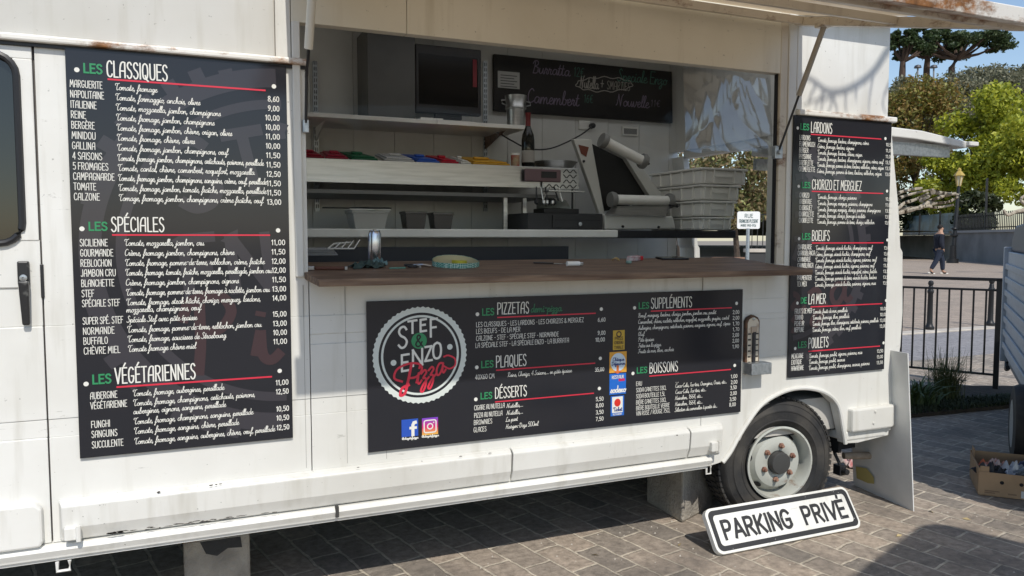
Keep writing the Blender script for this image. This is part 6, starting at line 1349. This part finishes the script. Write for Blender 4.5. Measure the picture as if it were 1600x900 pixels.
# umbrella pines on the ridge
def pine(label, px, pyb, pyc, w_, hpx, depth, seed, lean=0):
    r_ = random.Random(seed); k_ = depth/FPX; b_ = atd(px, pyb, depth); root = thing('umbrella_pine', label, 'pine tree', b_, 'umbrella pines on the ridge'); c_ = atd(px+lean, pyc, depth); hw, hh = w_/2*k_, hpx/2*k_
    blobs = []
    for i in range(40):
        a_ = r_.uniform(0, 6.28); q = math.sqrt(r_.random()); blobs.append((c_+rt*(math.cos(a_)*q*hw*.85)+fw_*(math.sin(a_)*q*hw*.7)+Vector((0,0,hh*(.5*(1-q*q)+r_.uniform(-.35,.3)-.25*q))), hw*r_.uniform(.11,.20), .55))
    k = MB(); fk = b_.lerp(c_, .35); k.tube([b_+Vector((0,0,-3)), b_, fk], [.5,.45,.38], 8)
    for q, R, _ in blobs[::3]: k.tube([fk, fk.lerp(q,.5)+Vector((0,0,-.3)), q], [.3,.2,.08], 6)
    k.build('trunk', mat('pine_bark', (.075,.05,.038), .95), root, smooth=True); lm = MB(); leaves(lm, blobs, 6500, .30, r_, .7, .2); lm.build('crown', PINE, root, recalc=False)
pine('leftmost umbrella pine, half hidden by the van', 1410, 112, 68, 78, 60, 115, 81, 2); pine('umbrella pine in the middle with a thick dark trunk', 1448, 106, 62, 92, 62, 118, 82, 4); pine('rightmost umbrella pine with a wide spreading crown', 1487, 106, 66, 150, 66, 116, 83, 22)
for px, lab in ((1434,'left thin lamp mast on the ridge'), (1459,'right thin lamp mast on the ridge')):
    b_ = atd(px, 130, 105); root = thing('lamp_mast', lab, 'lamp mast', b_, 'lamp masts on the ridge'); k = MB(); t_ = atd(px, 106, 105); k.tube([b_, t_], .12, 6).build('mast', mat('mast_grey', (.25,.26,.27), .5), root); MB().lathe([(.5,0),(.4,.3),(0,.45)], t_, seg=10).build('lamp_head', mat('mast_dark', (.06,.06,.07), .5), root)
# pale pollarded plane tree by the lamp
pp = atz(1403, 404); pdp = 34; b_ = atd(1396, 410, pdp); b_.z = 0
pt = thing('plane_tree', 'bare pollarded plane tree with pale knobbly branches behind the van', 'tree', b_)
k = MB(); fk = atd(1394, 335, pdp); k.tube([b_, atd(1396,370,pdp), fk], [.22,.17,.17], 10)
for pth in ([(1394,335),(1412,318),(1430,312),(1450,302)],[(1394,335),(1415,326),(1436,325),(1458,318),(1480,316),(1496,308)],[(1394,335),(1420,329),(1445,322),(1464,324),(1490,320)],[(1394,330),(1402,312),(1425,303),(1458,296)],[(1394,330),(1400,305),(1420,297),(1440,294)],[(1458,300),(1475,302),(1497,304)],[(1436,325),(1458,312),(1480,305),(1494,302)],[(1394,330),(1380,312),(1368,305)],[(1440,313),(1452,306),(1456,298)]):
    pts = [atd(x, y, pdp+random.uniform(-.6,.6)) for x, y in spl(pth, 4)]; n = len(pts); k.tube(pts, [(.10-.055*i/n)*random.uniform(.85,1.15) for i in range(n)], 7)
k.build('trunk', PALEB, pt, smooth=True)
p2_ = thing('plane_tree', 'pale bare plane branch reaching in at the right edge', 'tree', atz(1640,430)); k = MB(); rb = atz(1640,430); dp2 = 30
k.tube([rb, atd(1640,340,dp2)], [.25,.2], 8); k.tube([atd(*q, dp2) for q in spl([(1640,345),(1610,330),(1590,330),(1575,336),(1568,328)], 4)], [.1-.003*i for i in range(17)], 7); k.tube([atd(*q, dp2) for q in spl([(1640,345),(1606,322),(1595,312),(1602,305)], 4)], [.09-.004*i for i in range(13)], 7); k.build('trunk', PALEB, p2_, smooth=True)
# ------------------------------------------------------------------ seen through the van's rear doorway
for i, (px, yt, yb, w_, dp, lab) in enumerate([(1150,205,372,150,24,'mottled green hedge seen through the rear doorway, left half'), (1230,200,365,140,26,'mottled green hedge seen through the rear doorway, right half'), (1060,225,372,120,28,'mottled green hedge glimpsed behind the dough boxes')]):
    tree('hedge_bush', lab, px, yt, yb, w_, dp, HEDGE, 7000, .085, 90+i, 26, cat='hedge', group='hedge beyond the rear doorway')
sp = atd(1168, 400, 15); sp.z = 0; ss_ = thing('street_sign', 'white RUE street name plate on a grey post, seen through the rear doorway', 'sign', sp)
k_ = 15/FPX; pc = atd(1169.5, 344, 15); 
PM = Matrix(((rt.x, fw_.x, 0, pc.x),(rt.y, fw_.y, 0, pc.y),(0,0,1,pc.z),(0,0,0,1)))
k = MB(); k.xf = PM; k.prism(rrect(-17.5*k_, 18*k_, -13.5*k_, 13.5*k_, 3*k_), 'y', 0, .012); k.build('plate', mat('enamel_white', (.80,.80,.78), .3), ss_)
t = Text(-.003); t.line('RUE', -6*k_, 7*k_, 4*k_, 5.5*k_, .14, CAPS); t.line('FRANÇOIS PLESENT'.replace('Ç','C'), -14.5*k_, 15*k_, -4*k_, 5*k_, .12, CAPS); t.line('MAIRE 1900-1926', -12*k_, 12*k_, -10*k_, 3.6*k_, .12, CAPS)
k = MB(); k.xf = PM; k.add(t.v, t.f); k.build('lettering', mat('sign_blue_ink', (.05,.10,.10), .5), ss_, recalc=False)
k = MB(); k.tube([sp, Vector((sp.x+.02*0, sp.y, pc.z-13*k_))], .035, 10); k.build('post', GALV, ss_, smooth=True)
bn = atd(1164, 398, 19); bn.z = 0; bnc = thing('park_bench', 'brown slatted bench beyond the street name plate', 'bench', bn)
BNM = Matrix(((rt.x, fw_.x, 0, bn.x),(rt.y, fw_.y, 0, bn.y),(0,0,1,0),(0,0,0,1)))
def bnb(name, *a): k = MB(); k.xf = BNM; k.box(*a); return k.build(name, mat('bench_wood', (.26,.16,.11), .8), bnc, bevel=.005)
bnb('seat', -.75,.35,-.2,.2,.42,.47)
for i in range(3): bnb('backrest_slat', -.75,.35,.2,.24,.55+.14*i,.66+.14*i)
for x in (-.68,.25): bnb('leg', x,x+.06,-.18,.2,0,.419)
pl_ = atd(1200, 402, 17); pl_.z = 0; gp = thing('garden_wall', 'low dark wall with pale coping and a black railing, seen through the rear doorway', 'wall', pl_)
GPM = Matrix(((rt.x, fw_.x, 0, pl_.x),(rt.y, fw_.y, 0, pl_.y),(0,0,1,0),(0,0,0,1)))
def gpb(name, m, *a): k = MB(); k.xf = GPM; k.box(*a); return k.build(name, m, gp, bevel=.004)
gpb('wall_body', mat('dark_wall', (.05,.05,.05), .9), -.45,1.2,0,.2,0,1.10); gpb('coping', STONE, -.48,1.2,-.03,.23,1.102,1.18); gpb('pier', STONE, .02,.22,-.04,.24,1.182,1.55)
k = MB(); k.xf = GPM
for i in range(14): k.box(-.46+.12*i,-.445+.12*i,.09,.105,1.182,1.95)
k.box(-.48,1.2,.09,.11,1.93,1.95); k.build('railing', IRON, gp)
# ------------------------------------------------------------------ out of frame: what throws the shade on the paving and the branch shadow on the van
def parasol(label, x0, x1, y0, y1, z, rot):  # unseen canopy, shaped and placed for its shadow on the paving
    c_ = Vector(((x0+x1)/2, (y0+y1)/2, 0)); root = thing('parasol', label, 'parasol', c_, 'parasols added out of frame for their shade')
    k = MB(); k.xf = Matrix.Translation(c_) @ Matrix.Rotation(rot, 4, 'Z'); w_, d_ = (x1-x0)/2, (y1-y0)/2; pts = rrect(-w_, w_, -d_, d_, .14, 4); n = len(pts)
    k.add([(x, y, z) for x, y in pts]+[(0,0,z+.35)]+[(x, y, z-.12) for x, y in pts], [(i, (i+1)%n, n) for i in range(n)]+[(i, (i+1)%n, n+1+(i+1)%n, n+1+i) for i in range(n)]); k.build('canopy', mat('ecru_canvas', (.5,.46,.38), .9), root, recalc=False)
    MB().tube([c_, c_+Vector((0,0,z+.4))], .025, 12).build('pole', POLY, root, smooth=True); MB().box(c_.x-.22, c_.x+.22, c_.y-.22, c_.y+.22, 0, .08).build('base', CONC, root, bevel=.01)
hP = 2.30; dy = (hP-.12)/1.12
cornP = Vector((3.40, -.345, 0))+Vector((-.03*dy, -dy, 0)); ea = Vector((-.93,-.36,0)).normalized(); eb = Vector((.36,-.93,0)).normalized(); cc_ = cornP+ea*.75+eb*.75
parasol('unseen ecru parasol added right of the photographer to shade the paving', cc_.x-.75, cc_.x+.75, cc_.y-.75, cc_.y+.75, hP, math.atan2(-.36,-.93)+math.pi)
parasol('large unseen ecru parasol added to shade the paving by the trailer', 3.92, 6.6, -3.1, -.72, hP, 0)
tb_ = Vector((5.6, -4.6, 0)); tt_ = thing('plane_tree', 'bare plane tree behind the photographer casting thin branch shadows', 'tree', tb_)
k = MB()
def shp(x, z, t_): return Vector((x, 0, z)) - LDIR*t_
def pxs(px, py, t_): q = aty(px, py); return shp(q.x, q.z, t_)
k.tube([tb_, tb_+Vector((-.2,.2,3.2)), pxs(1440,10,2.9)], [.2,.15,.05], 9)
br_l = [[(1440,10),(1389,76),(1365,112),(1340,133),(1312,145),(1290,143),(1270,128),(1246,118)],[(1312,145),(1290,156),(1268,160),(1254,168)],[(1365,112),(1358,150),(1356,180)],[(1322,140),(1320,162),(1322,180)],[(1300,150),(1306,170),(1308,182)],[(1290,143),(1278,158),(1272,178)],[(1275,132),(1268,146),(1262,160)],[(1389,130),(1378,160),(1384,182)],[(1338,136),(1336,150),(1337,158)],[(1300,150),(1296,172),(1290,182)],[(1285,150),(1283,170),(1280,180)]]
for i, b_ in enumerate(br_l):
    pts = [pxs(x, y, 2.9 if i == 0 else 2.85) for x, y in spl(b_, 4)]; n = len(pts); r0_ = .019 if i == 0 else .008; k.tube(pts, [r0_*(1-.6*j/n) for j in range(n)], 6)
k.build('trunk', PALEB, tt_, smooth=True)
# pebbles and crumbs caught between the pavers
k = MB(); rq = random.Random(11)
for i in range(420):
    x, y = rq.uniform(-.5, 4.6), rq.uniform(-1.3, .25); s_ = rq.uniform(.0015, .006)
    k.add([(x-s_,y,.0),(x,y-s_,.0),(x+s_*1.2,y+s_*.2,.0),(x+s_*.2,y+s_,.0),(x,y,s_*1.1)], [(0,1,4),(1,2,4),(2,3,4),(3,0,4)])
tag(k.build('pebbles', mat('pale_pebbles', (.45,.41,.35), .9), None), 'tiny pale pebbles and crumbs scattered over the pavers', 'pebbles', kind='stuff')
# dry leaves on the paving
for i, (px, py) in enumerate([(1405,838),(1455,800),(930,868),(1062,852),(1510,812)]):
    p = atz(px, py); k = MB(); a_ = i*1.3; c_, s_ = math.cos(a_), math.sin(a_)
    k.add([p+Vector((c_*.02,s_*.02,.004)), p+Vector((-s_*.008,c_*.008,.010)), p+Vector((-c_*.02,-s_*.02,.003)), p+Vector((s_*.008,-c_*.008,.002))], [(0,1,2,3)])
    o = k.build('dry_leaf', mat('dry_leaf', (.42,.33,.17), .8), None); tag(o, ['dry leaf just right of the PARKING PRIVÉ sign','dry leaf near the foot of the grey plastic sheet','dry leaf on the pavers below the middle menu board','dry leaf left of the PARKING PRIVÉ sign','dry leaf between the plastic sheet and the cardboard box'][i], 'leaf', 'dry leaves on the paving')
# flaked paint and grime along the rubbing strip, pale strips on the wall shelf
k = MB(); rq = random.Random(21)
def flake(px, py, y, w_, h_):
    p = aty(px, py, y); n = 7; pts = [(p.x+w_*math.cos(2*math.pi*i/n)*rq.uniform(.5,1.1), y, p.z+h_*math.sin(2*math.pi*i/n)*rq.uniform(.4,1.1)) for i in range(n)]; k.add(pts, [tuple(range(n))])
for i in range(46):
    t_ = rq.random()**1.5; px = 170+t_*260; flake(px, 372+(3630-px)*.1336+rq.uniform(-2,1.5), -.0295, rq.uniform(.004,.02), rq.uniform(.001,.003))
for px, py in ((248,769),(330,758),(338,757),(345,756),(720,713),(766,708),(1058,680),(560,730)): flake(px, py, -.0372, rq.uniform(.004,.011), rq.uniform(.0015,.004))
tag(k.build('flaked_paint', mat('flake_dark', (.06,.055,.05), .9), T, recalc=False), kind='stuff')
a, b = aty(683,188,1.418), aty(742,193,1.418); B(a.x, b.x, 1.412, 1.4195, zs-.012, zs+.013).build('pale_strip', POLY, T); a, b = aty(655,178,1.5), aty(690,180,1.5); B(a.x, b.x, 1.47, 1.6, zs+.0125, zs+.03).build('pale_slat', POLY, T)
